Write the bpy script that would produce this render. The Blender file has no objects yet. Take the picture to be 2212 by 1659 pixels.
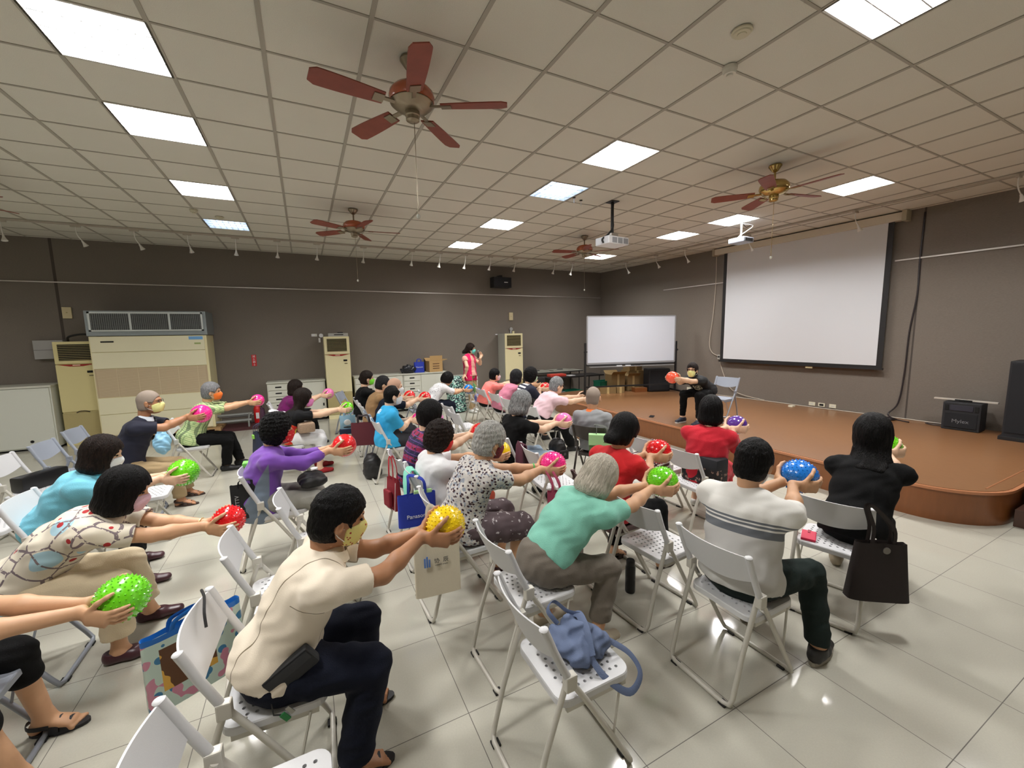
import bpy, bmesh, math, random
import numpy as np
import openvdb as vdb
from mathutils import Vector, Matrix, Euler
random.seed(7)
SC = bpy.context.scene
COL = SC.collection
PI = math.pi
R = math.radians

# ---------------------------------------------------------------- camera
FOC, YAW, PITCH, ROLL, CAMH = 885.4, 0.46527, -0.121144, -0.01789, 1.883
HC = CAMH + 1.884          # ceiling height
fwd = Vector((math.cos(PITCH)*math.sin(YAW), math.cos(PITCH)*math.cos(YAW), math.sin(PITCH)))
rt = Vector((math.cos(YAW), -math.sin(YAW), 0.0)); up = rt.cross(fwd)
rt2 = rt*math.cos(ROLL) + up*math.sin(ROLL); up2 = -rt*math.sin(ROLL) + up*math.cos(ROLL)
cd = bpy.data.cameras.new('camera'); cam = bpy.data.objects.new('camera', cd); COL.objects.link(cam)
cd.sensor_width = 36.0; cd.lens = FOC/2212*36.0; cd.clip_start = 0.05; cd.clip_end = 60
M = Matrix((rt2, up2, -fwd)).transposed().to_4x4(); M.translation = (0, 0, CAMH)
cam.matrix_world = M; SC.camera = cam

# ---------------------------------------------------------------- world, exposure
w = bpy.data.worlds.new('world'); SC.world = w; w.use_nodes = True
w.node_tree.nodes['Background'].inputs[0].default_value = (0.8, 0.85, 1, 1)
w.node_tree.nodes['Background'].inputs[1].default_value = 0.05
SC.view_settings.view_transform = 'Standard'; SC.view_settings.look = 'None'
SC.view_settings.gamma = 1.0; SC.view_settings.use_curve_mapping = False
SC.view_settings.exposure = 0.28
SC.cycles.max_bounces = 7; SC.cycles.diffuse_bounces = 4; SC.cycles.glossy_bounces = 3
SC.cycles.transmission_bounces = 4; SC.cycles.caustics_reflective = False; SC.cycles.caustics_refractive = False
SC.cycles.sample_clamp_indirect = 4.0
LIGHT_W = 62.0             # watts of one ceiling troffer

# ---------------------------------------------------------------- materials
def srgb(r, g, b):
    f = lambda c: (c/12.92 if c <= 0.04045 else ((c+0.055)/1.055)**2.4)
    return (f(r/255), f(g/255), f(b/255), 1)
MATS = {}
def mat(name, col, rough=0.6, metal=0.0, spec=0.5, bump=0.0, bscale=60, emit=0.0, vary=0.0, alpha=1.0, trans=0.0, coat=0.0, sheen=0.0):
    if name in MATS: return MATS[name]
    m = bpy.data.materials.new(name); m.use_nodes = True; MATS[name] = m
    nt = m.node_tree; b = nt.nodes['Principled BSDF']
    c = srgb(*col)
    b.inputs['Base Color'].default_value = c; b.inputs['Roughness'].default_value = rough
    b.inputs['Metallic'].default_value = metal; b.inputs['Specular IOR Level'].default_value = spec; b.inputs['Alpha'].default_value = alpha
    b.inputs['Transmission Weight'].default_value = trans
    b.inputs['Coat Weight'].default_value = coat; b.inputs['Coat Roughness'].default_value = .15
    b.inputs['Sheen Weight'].default_value = sheen
    m.diffuse_color = c
    if emit: b.inputs['Emission Color'].default_value = c; b.inputs['Emission Strength'].default_value = emit
    if bump or vary:
        tc = nt.nodes.new('ShaderNodeTexCoord'); n = nt.nodes.new('ShaderNodeTexNoise')
        n.inputs['Scale'].default_value = bscale; n.inputs['Detail'].default_value = 3
        nt.links.new(tc.outputs['Object'], n.inputs['Vector'])
        if bump:
            bp = nt.nodes.new('ShaderNodeBump'); bp.inputs['Strength'].default_value = bump; bp.inputs['Distance'].default_value = 0.01
            nt.links.new(n.outputs['Fac'], bp.inputs['Height']); nt.links.new(bp.outputs['Normal'], b.inputs['Normal'])
        if vary:
            mx = nt.nodes.new('ShaderNodeMix'); mx.data_type = 'RGBA'
            mx.inputs['A'].default_value = tuple(max(0, v*(1-vary)) for v in c[:3])+(1,)
            mx.inputs['B'].default_value = tuple(min(1, v*(1+vary)) for v in c[:3])+(1,)
            nt.links.new(n.outputs['Fac'], mx.inputs['Factor']); nt.links.new(mx.outputs['Result'], b.inputs['Base Color'])
    return m
class NG:
    """small helper to wire procedural colour graphs"""
    def __init__(s, name, rough=0.6, **k):
        s.m = mat(name, (200, 200, 200), rough, **k); s.nt = s.m.node_tree; s.b = s.nt.nodes['Principled BSDF']
    def n(s, t, **k):
        x = s.nt.nodes.new('ShaderNode'+t)
        for a, v in k.items(): setattr(x, a, v)
        return x
    def l(s, a, b): s.nt.links.new(a, b)
    def math(s, op, a, b=None, c=None):
        x = s.n('Math', operation=op)
        for i, v in enumerate((a, b, c)):
            if v is None: continue
            if hasattr(v, 'links'): s.l(v, x.inputs[i])
            else: x.inputs[i].default_value = v
        return x.outputs[0]
    def obj(s):
        t = s.n('TexCoord'); sp = s.n('SeparateXYZ'); s.l(t.outputs['Object'], sp.inputs[0]); return t.outputs['Object'], sp.outputs
    def tc(s):
        t = s.n('Attribute', attribute_name='tc'); sp = s.n('SeparateXYZ'); s.l(t.outputs['Vector'], sp.inputs[0]); return t.outputs['Vector'], sp.outputs
    def mix(s, f, a, b):
        x = s.n('Mix', data_type='RGBA')
        for k, v in (('Factor', f), ('A', a), ('B', b)):
            if hasattr(v, 'links'): s.l(v, x.inputs[k])
            elif k == 'Factor': x.inputs[k].default_value = v
            else: x.inputs[k].default_value = srgb(*v)
        return x.outputs['Result']
    def noise(s, vec, scale, detail=2, vs=None):
        if vs:
            mp = s.n('Mapping'); mp.inputs['Scale'].default_value = vs; s.l(vec, mp.inputs[0]); vec = mp.outputs[0]
        x = s.n('TexNoise'); x.inputs['Scale'].default_value = scale; x.inputs['Detail'].default_value = detail
        s.l(vec, x.inputs['Vector']); return x.outputs['Fac']
    def voro(s, vec, scale, feature='F1'):
        x = s.n('TexVoronoi', feature=feature); x.inputs['Scale'].default_value = scale; s.l(vec, x.inputs['Vector']); return x
    def line(s, x, period, off, halfw):
        """1 on lines at off + k*period"""
        a = s.math('FRACT', s.math('DIVIDE', s.math('SUBTRACT', x, off-period/2), period))
        return s.math('LESS_THAN', s.math('ABSOLUTE', s.math('SUBTRACT', a, 0.5)), halfw/period)
    def band(s, x, a, b):
        return s.math('MULTIPLY', s.math('GREATER_THAN', x, a), s.math('LESS_THAN', x, b))
    def bump(s, h, st=0.3, dist=0.01):
        bp = s.n('Bump'); bp.inputs['Strength'].default_value = st; bp.inputs['Distance'].default_value = dist
        s.l(h, bp.inputs['Height']); s.l(bp.outputs['Normal'], s.b.inputs['Normal'])
    def out(s, c): s.l(c, s.b.inputs['Base Color']); return s.m

def m_floor():
    g = NG('polished_floor_tile', 0.14); v, o = g.obj()
    n = g.noise(v, 1.6, 4); n2 = g.noise(v, 120, 2)
    c = g.mix(n, (182, 179, 166), (196, 193, 180)); c = g.mix(g.math('MULTIPLY', n2, .25), c, (144, 140, 128))
    ln = g.math('MAXIMUM', g.line(o[0], .6, .606, .0018), g.line(o[1], .6, 1.757, .0018))
    c = g.mix(ln, c, (95, 90, 84))
    g.l(g.math('ADD', g.math('MULTIPLY', ln, .5), g.math('MULTIPLY', n, .18)), g.b.inputs['Roughness'])
    g.bump(g.math('MULTIPLY', ln, -1), .25, .002)
    return g.out(c)
def m_ceil():
    g = NG('mineral_ceiling_tile', 0.95); v, o = g.obj()
    n = g.noise(v, 260, 2); n2 = g.noise(v, 3, 2)
    c = g.mix(n, (204, 200, 188), (236, 233, 222)); c = g.mix(g.math('MULTIPLY', n2, .25), c, (200, 196, 184))
    g.bump(n, .35, .004); return g.out(c)
def m_wall():
    g = NG('woven_wall_cloth', 0.95); v, o = g.obj()
    n = g.noise(v, 40, 3, (1.0, 1.0, 7.0)); n2 = g.noise(v, 1.2, 2)
    c = g.mix(n, (104, 97, 88), (136, 127, 117)); c = g.mix(g.math('MULTIPLY', n2, .35), c, (108, 101, 92))
    sx = g.math('MAXIMUM', g.line(o[0], 40, -4.02, .022), g.line(o[1], 40, 3.1, .012))
    c = g.mix(g.math('MULTIPLY', sx, .75), c, (52, 46, 43)); g.bump(n, .5, .006)
    return g.out(c)
def m_wood(name, a, b, rough, vs, plank=0):
    g = NG(name, rough, coat=.15); v, o = g.obj()
    n = g.noise(v, 6, 4, vs); n2 = g.noise(v, 1.3, 2)
    c = g.mix(n, a, b); c = g.mix(g.math('MULTIPLY', n2, .3), c, a)
    if plank:
        c = g.mix(g.math('MULTIPLY', g.line(o[0], plank, 0, .0015), .45), c, tuple(x*.5 for x in a))
    return g.out(c)

# ---------------------------------------------------------------- mesh builder
class MB:
    def __init__(s): s.v = []; s.f = []; s.mi = []; s.cur = 0
    def add(s, vs, fs):
        o = len(s.v); s.v += [tuple(x) for x in vs]; s.f += [tuple(i+o for i in f) for f in fs]; s.mi += [s.cur]*len(fs); return s
    def box(s, x0, x1, y0, y1, z0, z1, bev=0, rot=None, piv=None):
        if bev:
            bm = bmesh.new(); bmesh.ops.create_cube(bm, size=1)
            for v in bm.verts: v.co = ((x0+x1)/2+v.co.x*(x1-x0), (y0+y1)/2+v.co.y*(y1-y0), (z0+z1)/2+v.co.z*(z1-z0))
            bmesh.ops.bevel(bm, geom=bm.edges[:], offset=bev, segments=2, affect='EDGES', profile=.6)
            vs = [v.co.copy() for v in bm.verts]; fs = [[v.index for v in f.verts] for f in bm.faces]; bm.free()
        else:
            vs = [Vector((x, y, z)) for x in (x0, x1) for y in (y0, y1) for z in (z0, z1)]
            fs = [(0, 1, 3, 2), (4, 6, 7, 5), (0, 4, 5, 1), (2, 3, 7, 6), (0, 2, 6, 4), (1, 5, 7, 3)]
        if rot is not None:
            p = Vector(piv) if piv else Vector(((x0+x1)/2, (y0+y1)/2, (z0+z1)/2))
            vs = [rot @ (v-p)+p for v in vs]
        return s.add(vs, fs)
    def tube(s, pts, r, n=8, caps=True, smooth=0, flat=None):
        pts = [Vector(p) for p in pts]
        rs = list(r) if isinstance(r, (list, tuple)) else [r]*len(pts)
        if smooth:
            q, qr = [], []
            for i in range(len(pts)-1):
                p0 = pts[max(i-1, 0)]; p1 = pts[i]; p2 = pts[i+1]; p3 = pts[min(i+2, len(pts)-1)]
                for k in range(smooth):
                    t = k/smooth
                    q.append(.5*((2*p1)+(-p0+p2)*t+(2*p0-5*p1+4*p2-p3)*t*t+(-p0+3*p1-3*p2+p3)*t**3)); qr.append(rs[i]*(1-t)+rs[i+1]*t)
            q.append(pts[-1]); qr.append(rs[-1]); pts, rs = q, qr
        d0 = (pts[1]-pts[0]).normalized()
        a = d0.orthogonal().normalized() if flat is None else Vector(flat).normalized()
        vs, fs = [], []
        for i, p in enumerate(pts):
            d = (pts[min(i+1, len(pts)-1)]-pts[max(i-1, 0)]).normalized()
            a = (a-d*a.dot(d)); a = a.normalized() if a.length > 1e-6 else d.orthogonal().normalized(); b = d.cross(a)
            fl = .18 if flat is not None else 1
            for k in range(n):
                t = 2*PI*k/n; vs.append(p+a*math.cos(t)*rs[i]+b*math.sin(t)*rs[i]*fl)
        for i in range(len(pts)-1):
            for k in range(n): fs.append((i*n+k, i*n+(k+1) % n, (i+1)*n+(k+1) % n, (i+1)*n+k))
        if caps: fs.append(tuple(range(n))[::-1]); fs.append(tuple((len(pts)-1)*n+k for k in range(n)))
        return s.add(vs, fs)
    def lathe(s, prof, c=(0, 0, 0), n=24, rot=None, caps=True):
        vs, fs = [], []; c = Vector(c)
        for r_, z in prof:
            for k in range(n):
                t = 2*PI*k/n; p = Vector((r_*math.cos(t), r_*math.sin(t), z)); vs.append(c+(rot @ p if rot else p))
        for i in range(len(prof)-1):
            for k in range(n): fs.append((i*n+k, i*n+(k+1) % n, (i+1)*n+(k+1) % n, (i+1)*n+k))
        if caps: fs.append(tuple(range(n))[::-1]); fs.append(tuple((len(prof)-1)*n+k for k in range(n)))
        return s.add(vs, fs)
    def ell(s, c, r, n=16, m=10, rot=None):
        prof = []
        vs, fs = [], []; c = Vector(c)
        for i in range(m+1):
            ph = PI*i/m
            for k in range(n):
                t = 2*PI*k/n; p = Vector((r[0]*math.sin(ph)*math.cos(t), r[1]*math.sin(ph)*math.sin(t), -r[2]*math.cos(ph))); vs.append(c+(rot @ p if rot else p))
        for i in range(m):
            for k in range(n): fs.append((i*n+k, i*n+(k+1) % n, (i+1)*n+(k+1) % n, (i+1)*n+k))
        return s.add(vs, fs)
    def prism(s, poly, z0, z1):
        n = len(poly); vs = [(x, y, z0) for x, y in poly]+[(x, y, z1) for x, y in poly]
        return s.add(vs, [tuple(range(n))[::-1], tuple(range(n, 2*n))]+[(i, (i+1) % n, n+(i+1) % n, n+i) for i in range(n)])
    def build(s, name, mats, parent=None, smooth=False, loc=None, angle=40):
        me = bpy.data.meshes.new(name); me.from_pydata(s.v, [], s.f)
        if not isinstance(mats, (list, tuple)): mats = [mats]
        for m in mats: me.materials.append(m)
        me.polygons.foreach_set('material_index', s.mi)
        me.validate(); me.update()
        bm = bmesh.new(); bm.from_mesh(me); bmesh.ops.recalc_face_normals(bm, faces=bm.faces[:]); bm.to_mesh(me); bm.free()
        if smooth:
            me.polygons.foreach_set('use_smooth', [True]*len(me.polygons))
            try: me.set_sharp_from_angle(angle=R(angle))
            except Exception: pass
        o = bpy.data.objects.new(name, me); COL.objects.link(o)
        if parent: o.parent = parent
        if loc: o.location = loc
        return o
def thing(name, label, cat, loc=(0, 0, 0), rz=0, group=None):
    o = bpy.data.objects.new(name, None); COL.objects.link(o); o.empty_display_size = .1
    o.location = loc; o.rotation_euler = (0, 0, rz); o['label'] = label; o['category'] = cat
    if group: o['group'] = group
    return o
def tag(o, label, cat, group=None):
    o['label'] = label; o['category'] = cat
    if group: o['group'] = group
    return o
def struct(o): o['kind'] = 'structure'; return o
def dup(root, loc, rz, label=None, group=None):
    r = root.copy(); COL.objects.link(r); r.location = loc; r.rotation_euler = (0, 0, rz)
    if label: r['label'] = label
    if group: r['group'] = group
    for ch in list(root.children):
        c = ch.copy(); COL.objects.link(c); c.parent = r
        for g in list(ch.children):
            d = g.copy(); COL.objects.link(d); d.parent = c
    return r
def text(name, s, size, m, parent, loc, rot, ext=.0008):
    cu = bpy.data.curves.new(name, 'FONT'); cu.body = s; cu.size = size; cu.extrude = ext; cu.align_x = 'CENTER'; cu.align_y = 'CENTER'
    tmp = bpy.data.objects.new('tmp', cu); COL.objects.link(tmp); bpy.context.view_layer.update()
    me = bpy.data.meshes.new_from_object(tmp.evaluated_get(bpy.context.evaluated_depsgraph_get())); bpy.data.objects.remove(tmp)
    me.materials.clear(); me.materials.append(m); me.name = name
    o = bpy.data.objects.new(name, me); COL.objects.link(o); o.parent = parent; o.location = loc; o.rotation_euler = rot
    return o

# ---------------------------------------------------------------- common materials
white = mat('white_plastic', (226, 226, 228), .45)
chair_white = mat('chair_white', (212, 212, 214), .42, bump=.05, bscale=300)
chair_frame = mat('chair_painted_tube', (200, 196, 186), .38, .1)
chair_grey = mat('chair_grey_steel', (150, 155, 165), .45, .2)
chair_blue = mat('chair_bluegrey', (150, 156, 168), .5)
chair_dark = mat('chair_dark_tube', (84, 78, 74), .5, .2)
chair_brown = mat('chair_brown', (92, 72, 70), .5)
black = mat('black_plastic', (22, 22, 24), .5)
rubber = mat('black_rubber', (30, 29, 28), .8)
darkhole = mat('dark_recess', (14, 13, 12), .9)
steel = mat('brushed_steel', (190, 188, 182), .3, .9)
cream = mat('cream_enamel', (226, 216, 172), .45)
cream2 = mat('old_ivory_enamel', (212, 200, 146), .5)
cream_g = mat('ivory_grille', (176, 162, 112), .7, bump=.4, bscale=200)
offw = mat('office_grey_white', (214, 214, 202), .45)
skins = [mat('skin_light', (226, 186, 156), .5, vary=.06, bscale=25), mat('skin_medium', (205, 158, 122), .52, vary=.08, bscale=25), mat('skin_tan', (172, 122, 88), .5, vary=.1, bscale=25)]
eyem = mat('eye_dark', (28, 18, 14), .2)
redp = mat('red_plastic', (200, 24, 30), .35)

# ================================================================ ROOM SHELL
YB = 10.7                                   # back wall
def wallx(y, off=0.0): return 8.62+(YB-y)*0.0494-off
WANG = math.atan(0.0494)                    # the stage wall leans out by this much
XL, YN = -7.2, -3.2
wall_m = m_wall(); floor_m = m_floor(); ceil_m = m_ceil()
o = MB().box(XL-.1, 9.5, YN-.1, YB+.1, -.1, 0).build('floor', floor_m); struct(o)
m = MB(); m.box(XL-.1, 9.5, YN-.1, YB+.1, HC+.006, HC+.1); m.cur = 1
GX, GY = -1.905, 2.764
tee_m = mat('ceiling_tee', (168, 162, 150), .6)
for i in range(-9, 19):
    x = GX+.6*i
    if XL < x < 9.3: m.box(x-.014, x+.014, YN, YB, HC, HC+.008)
for j in range(-9, 14):
    y = GY+.6*j
    if YN < y < YB: m.box(XL, 9.3, y-.009, y+.009, HC+.001, HC+.008)
LIGHTS = [(1, 1, 1), (1, 3, 1), (1, 6, 1), (1, 9, .014), (8, -3, 1), (8, 1, 1), (8, 3, .03), (8, 6, 1), (8, 9, 1), (14, 0, 1), (14, 3, 1), (14, 5, 1), (14, 9, 1), (1, -3, 1), (14, -3, 1), (-6, 1, 1), (-6, 6, 1)]  # last four continue the rows out of view, added for illumination
holes = {(i, j) for i, j, _ in LIGHTS}
# ceiling: tiles as one sheet with the troffer openings left out
cm = MB()
for i in range(-9, 19):
    for j in range(-10, 14):
        if (i, j) in holes: continue
        x0, y0 = GX+.6*i, GY+.6*j
        cm.add([(x0, y0, HC+.006), (x0, y0+.6, HC+.006), (x0+.6, y0+.6, HC+.006), (x0+.6, y0, HC+.006)], [(0, 1, 2, 3)])
m.v = m.v[8:]; m.f = [tuple(k-8 for k in f) for f in m.f[6:]]; m.mi = m.mi[6:]   # bars only
m.mi = [1]*len(m.f); m.cur = 0; m.add(cm.v, cm.f)
o = m.build('ceiling', [ceil_m, tee_m]); struct(o)
o = MB().box(XL-.1, 9.5, YB, YB+.1, 0, HC+.1).build('wall_back', wall_m); struct(o)
m = MB(); m.prism([(wallx(YB), YB), (wallx(YN), YN), (wallx(YN)+.1, YN), (wallx(YB)+.1, YB)], 0, HC+.1)
struct(m.build('wall_right', wall_m))
lw = mat('plain_wall', (186, 180, 168), .9)
struct(MB().box(XL-.1, XL, YN, YB, 0, HC+.1).build('wall_left', lw))
struct(MB().box(XL, 9.4, YN-.1, YN, 0, HC+.1).build('wall_front', lw))
rail_m = mat('aluminium_rail', (214, 210, 204), .35, .6)
struct(MB().box(XL, 8.6, YB-.02, YB, 2.975, 2.993).build('trim_1', rail_m))
def wrail(y0, y1, z, h=.022, t=.022):
    q = MB(); q.prism([(wallx(y0), y0), (wallx(y0, t), y0), (wallx(y1, t), y1), (wallx(y1), y1)], z-h/2, z+h/2); return q
struct(wrail(8.2, 6.47, 2.985).build('trim_2', rail_m)); struct(wrail(3.42, -1.5, 2.99).build('trim_3', rail_m))

# ---------------------------------------------------------------- troffers
housing_m = mat('troffer_white', (240, 240, 240), .4); louvre_m = mat('louvre_aluminium', (232, 234, 240), .25, .35)
tube_m = mat('fluorescent_tube', (255, 255, 250), .3, emit=14)
lt = thing('ceiling_light', '', 'light')
m = MB(); t = .012
m.box(-.3, .3, -.3, -.3+t, .0, .1).box(-.3, .3, .3-t, .3, .0, .1).box(-.3, -.3+t, -.3, .3, .0, .1).box(.3-t, .3, -.3, .3, .0, .1).box(-.3, .3, -.3, .3, .1, .11)
m.build('housing', housing_m, lt)
m = MB()
for k in range(1, 7): m.box(-.288+k*.0823-.002, -.288+k*.0823+.002, -.288, .288, .003, .026)
for k in range(1, 4): m.box(-.288, .288, -.288+k*.144-.004, -.288+k*.144+.004, .002, .028)
m.build('louvre', louvre_m, lt)
for k in range(4): MB().tube([(-.28, -.216+k*.144, .075), (.28, -.216+k*.144, .075)], .013, 8).build('tube', tube_m, lt)
LN = {(1, 1): 'square ceiling light cut by the upper left corner, nearest the camera', (1, 3): 'second square ceiling light of the left row', (1, 6): 'third square ceiling light of the left row, beyond the big fan',
      (1, 9): 'dim bluish square ceiling light at the far end of the left row', (8, -3): 'bright square ceiling light cut by the top edge at right', (8, 1): 'bright square ceiling light right of the nearest fan',
      (8, 3): 'dimmer square ceiling light with its louvre cells showing, middle row', (8, 6): 'square ceiling light third in the middle row, left of the projector', (8, 9): 'farthest square ceiling light of the middle row',
      (14, 0): 'square ceiling light beside the brass fan blade', (14, 3): 'square ceiling light above the small projector by the screen', (14, 5): 'square ceiling light left of the small projector in the right row',
      (14, 9): 'farthest square ceiling light of the right row, under the white projector', (1, -3): 'unseen square ceiling light added for illumination behind the camera at left', (14, -3): 'unseen square ceiling light added for illumination behind the camera near the stage wall',
      (-6, 1): 'unseen square ceiling light added for illumination, far left row, near end', (-6, 6): 'unseen square ceiling light added for illumination, far left row, far end'}
tube_dim = mat('fluorescent_tube_dim', (190, 215, 245), .3, emit=3.5)
for n, (i, j, pw) in enumerate(LIGHTS):
    loc = (GX+.6*i+.3, GY+.6*j+.3, HC)
    r_ = dup(lt, loc, 0, LN[(i, j)], 'square ceiling lights')
    if pw < .9:
        for c in r_.children:
            if c.name.startswith('tube'):
                c.data = c.data.copy(); c.data.materials[0] = tube_dim
    ld = bpy.data.lights.new('lamp', 'AREA'); ld.shape = 'SQUARE'; ld.size = .47; ld.energy = LIGHT_W*pw
    ld.color = (1.0, .985, .965) if pw == 1 else (.78, .9, 1.0)
    lo = bpy.data.objects.new('lamp', ld); COL.objects.link(lo); lo.parent = r_; lo.location = (0, 0, .034)
for c in list(lt.children): bpy.data.objects.remove(c)
bpy.data.objects.remove(lt)

# ---------------------------------------------------------------- ceiling fans
fan_red = mat('fan_cherry_enamel', (170, 82, 46), .25, coat=.5); blade_m = mat('fan_blade_wood', (134, 64, 48), .45, vary=.25, bscale=14)
pewter = mat('fan_pewter', (150, 138, 118), .35, .8); brass = mat('fan_brass', (190, 165, 105), .22, .9)
def make_fan(body_m, rim_m, rot, drop=.26):
    t = thing('ceiling_fan', '', 'fan')
    MB().lathe([(.03, 0), (.068, -.002), (.07, -.015), (.045, -.05), (.03, -.07), (.014, -.08)], n=24).build('canopy', rim_m, t, True)
    MB().tube([(0, 0, -.07), (0, 0, -drop+.07)], .012, 12).build('downrod', rim_m, t, True)
    z = -drop
    MB().lathe([(.02, z+.095), (.06, z+.09), (.12, z+.072), (.15, z+.04), (.158, z+.005), (.15, z-.022)], n=36).build('motor_housing', body_m, t, True)
    h = MB().lathe([(.145, z-.018), (.148, z-.03), (.12, z-.055), (.085, z-.07), (.05, z-.078)], n=36).build('housing_rim', rim_m, t, True)
    MB().lathe([(.05, z-.075), (.052, z-.105), (.046, z-.11), (.046, z-.135), (.03, z-.145), (.005, z-.147)], n=24).build('switch_housing', rim_m, t, True)
    for k in range(5):
        a = rot+k*2*PI/5; Rz = Matrix.Rotation(a, 3, 'Z'); tilt = Matrix.Rotation(R(12), 3, 'X')
        q = MB(); top, bot = [], []
        for s_ in range(13):
            u = s_/12; x = .2+.46*u; wdt = .052+.018*math.sin(PI*min(1, u*1.1)*.5); wdt *= (1-max(0, (u-.9)/.1)**2*.35)
            top.append((x, wdt)); bot.append((x, -wdt))
        poly = top+bot[::-1]
        q.prism(poly, -.004, .004); q.v = [tuple(Rz @ (tilt @ Vector(v))+Vector((0, 0, z-.045))) for v in q.v]
        b = q.build('blade', blade_m, t)
        q = MB(); q.box(.11, .23, -.014, .014, -.006, .004).box(.2, .27, -.035, .035, -.01, -.004); q.v = [tuple(Rz @ (tilt @ Vector(v))+Vector((0, 0, z-.045))) for v in q.v]
        q.build('blade_bracket', rim_m, b)
    ch = MB().tube([(0.01, 0, z-.14), (0.01, 0, z-.76)], .0025, 6).build('pull_chain', rim_m, t)
    MB().ell((.01, 0, z-.775), (.014, .014, .018)).build('pull_knob', mat('clear_knob', (225, 225, 215), .15, trans=.3), ch, True)
    return t
f1 = make_fan(fan_red, pewter, R(-27)); f1.location = (.785, 3.032, HC); f1['label'] = 'red-brown five-blade ceiling fan nearest the camera, long pull chain'; f1['group'] = 'ceiling fans'
dup(f1, (.785, 6.731, HC), R(20), 'red-brown ceiling fan farther back on the left, over the blue t-shirt man', 'ceiling fans')
dup(f1, (5.06, 6.789, HC), R(50), 'red-brown ceiling fan partly behind the white projector', 'ceiling fans')
dup(f1, (-3.46, 6.9, HC), R(5), 'ceiling fan at the left edge, only blade tips showing', 'ceiling fans')
f4 = make_fan(brass, brass, R(-12)); f4.location = (5.01, 3.086, HC); f4['label'] = 'brass ceiling fan with dark blades in front of the projection screen'; f4['group'] = 'ceiling fans'

# ---------------------------------------------------------------- small ceiling devices
ivory = mat('ivory_plastic', (206, 200, 176), .5)
def disc(name, label, cat, x, y, r, h, mm, kind=0):
    t = thing(name, label, cat, (x, y, HC))
    MB().lathe([(r, 0), (r, -h*.45), (r*.86, -h*.6), (r*.8, -h)], n=28).build('base', mm, t, True)
    MB().lathe([(r*.45, -h), (r*.42, -h*1.25), (r*.1, -h*1.3)], n=20).build('sensor', mm, t, True)
disc('smoke_detector', 'round ivory disc on a ceiling tile near the top edge at right', 'detector', 2.62, 1.875, .062, .02, ivory)
disc('smoke_detector', 'white smoke detector on a ceiling grid crossing, top right', 'detector', 2.882, 2.144, .05, .05, mat('detector_white', (214, 210, 198), .5))
disc('smoke_detector', 'small smoke detector left of the dim ceiling light', 'detector', -1.306, 7.654, .05, .04, ivory)
disc('smoke_detector', 'ivory disc on the ceiling just before the dim ceiling light', 'detector', -1.039, 7.954, .06, .02, ivory)
for x, y, lb in ((3.521, 4.97, 'left of a pair of small ceiling bolts beside the projector pole'), (3.684, 5.03, 'small ceiling bolt with washer nearest the projector pole')):
    t = thing('ceiling_bolt', lb, 'bolt', (x, y, HC), group='ceiling bolts')
    MB().lathe([(.022, 0), (.02, -.006), (.004, -.008)], n=14).build('washer', black, t); MB().tube([(0, 0, 0), (0, 0, -.07)], .006, 8).build('rod', white, t)

# ---------------------------------------------------------------- projectors
t = thing('projector', 'white projector hanging on a black pole from the ceiling', 'projector', (4.15, 4.9, HC))
MB().box(-.07, .07, -.07, .07, -.008, 0).build('ceiling_plate', black, t)
MB().tube([(0, 0, 0), (0, 0, -.46)], .022, 12).build('pole', black, t)
b = MB().box(-.2, .2, -.14, .14, -.62, -.51, .015).build('body', mat('projector_white', (226, 226, 228), .4), t)
for k in range(3): MB().box(-.13+k*.11, -.04+k*.11, -.143, -.138, -.605, -.53).build('vent', mat('vent_grey', (150, 152, 156), .6), b)
MB().tube([(.19, 0, -.565), (.215, 0, -.565)], .035, 16).build('lens', mat('lens_glass', (20, 24, 34), .08), b)
MB().box(-.06, .06, -.06, .06, -.51, -.45).build('mount', steel, t)
MB().tube([(0, -.02, -.02), (-.03, -.03, -.2), (-.02, -.04, -.36), (-.12, -.05, -.48), (-.22, -.05, -.55), (-.2, -.05, -.6)], .014, 8, smooth=5).build('cable', rubber, t, True)
b.rotation_euler = (0, 0, R(4))
t = thing('projector', 'small dark-fronted projector hanging near the top of the screen', 'projector', (7.04, 4.874, HC))
MB().tube([(0, 0, 0), (0, 0, -.25)], .018, 12).build('pole', steel, t)
MB().box(-.14, .14, -.15, .15, -.36, -.27, .02).build('body', mat('projector_silver', (165, 170, 182), .35, .3), t)
MB().box(-.1, .1, -.153, -.147, -.345, -.29).build('vent', darkhole, t)
MB().tube([(.02, 0, -.02), (.16, -.1, -.06), (.05, -.06, -.16), (-.1, -.05, -.24), (-.16, -.04, -.3)], .006, 6, smooth=5).build('cable', white, t, True)
MB().tube([(.02, 0, -.01), (.2, .05, -.05), (.28, .02, -.02)], .006, 6, smooth=5).build('cable', rubber, t, True)

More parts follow.
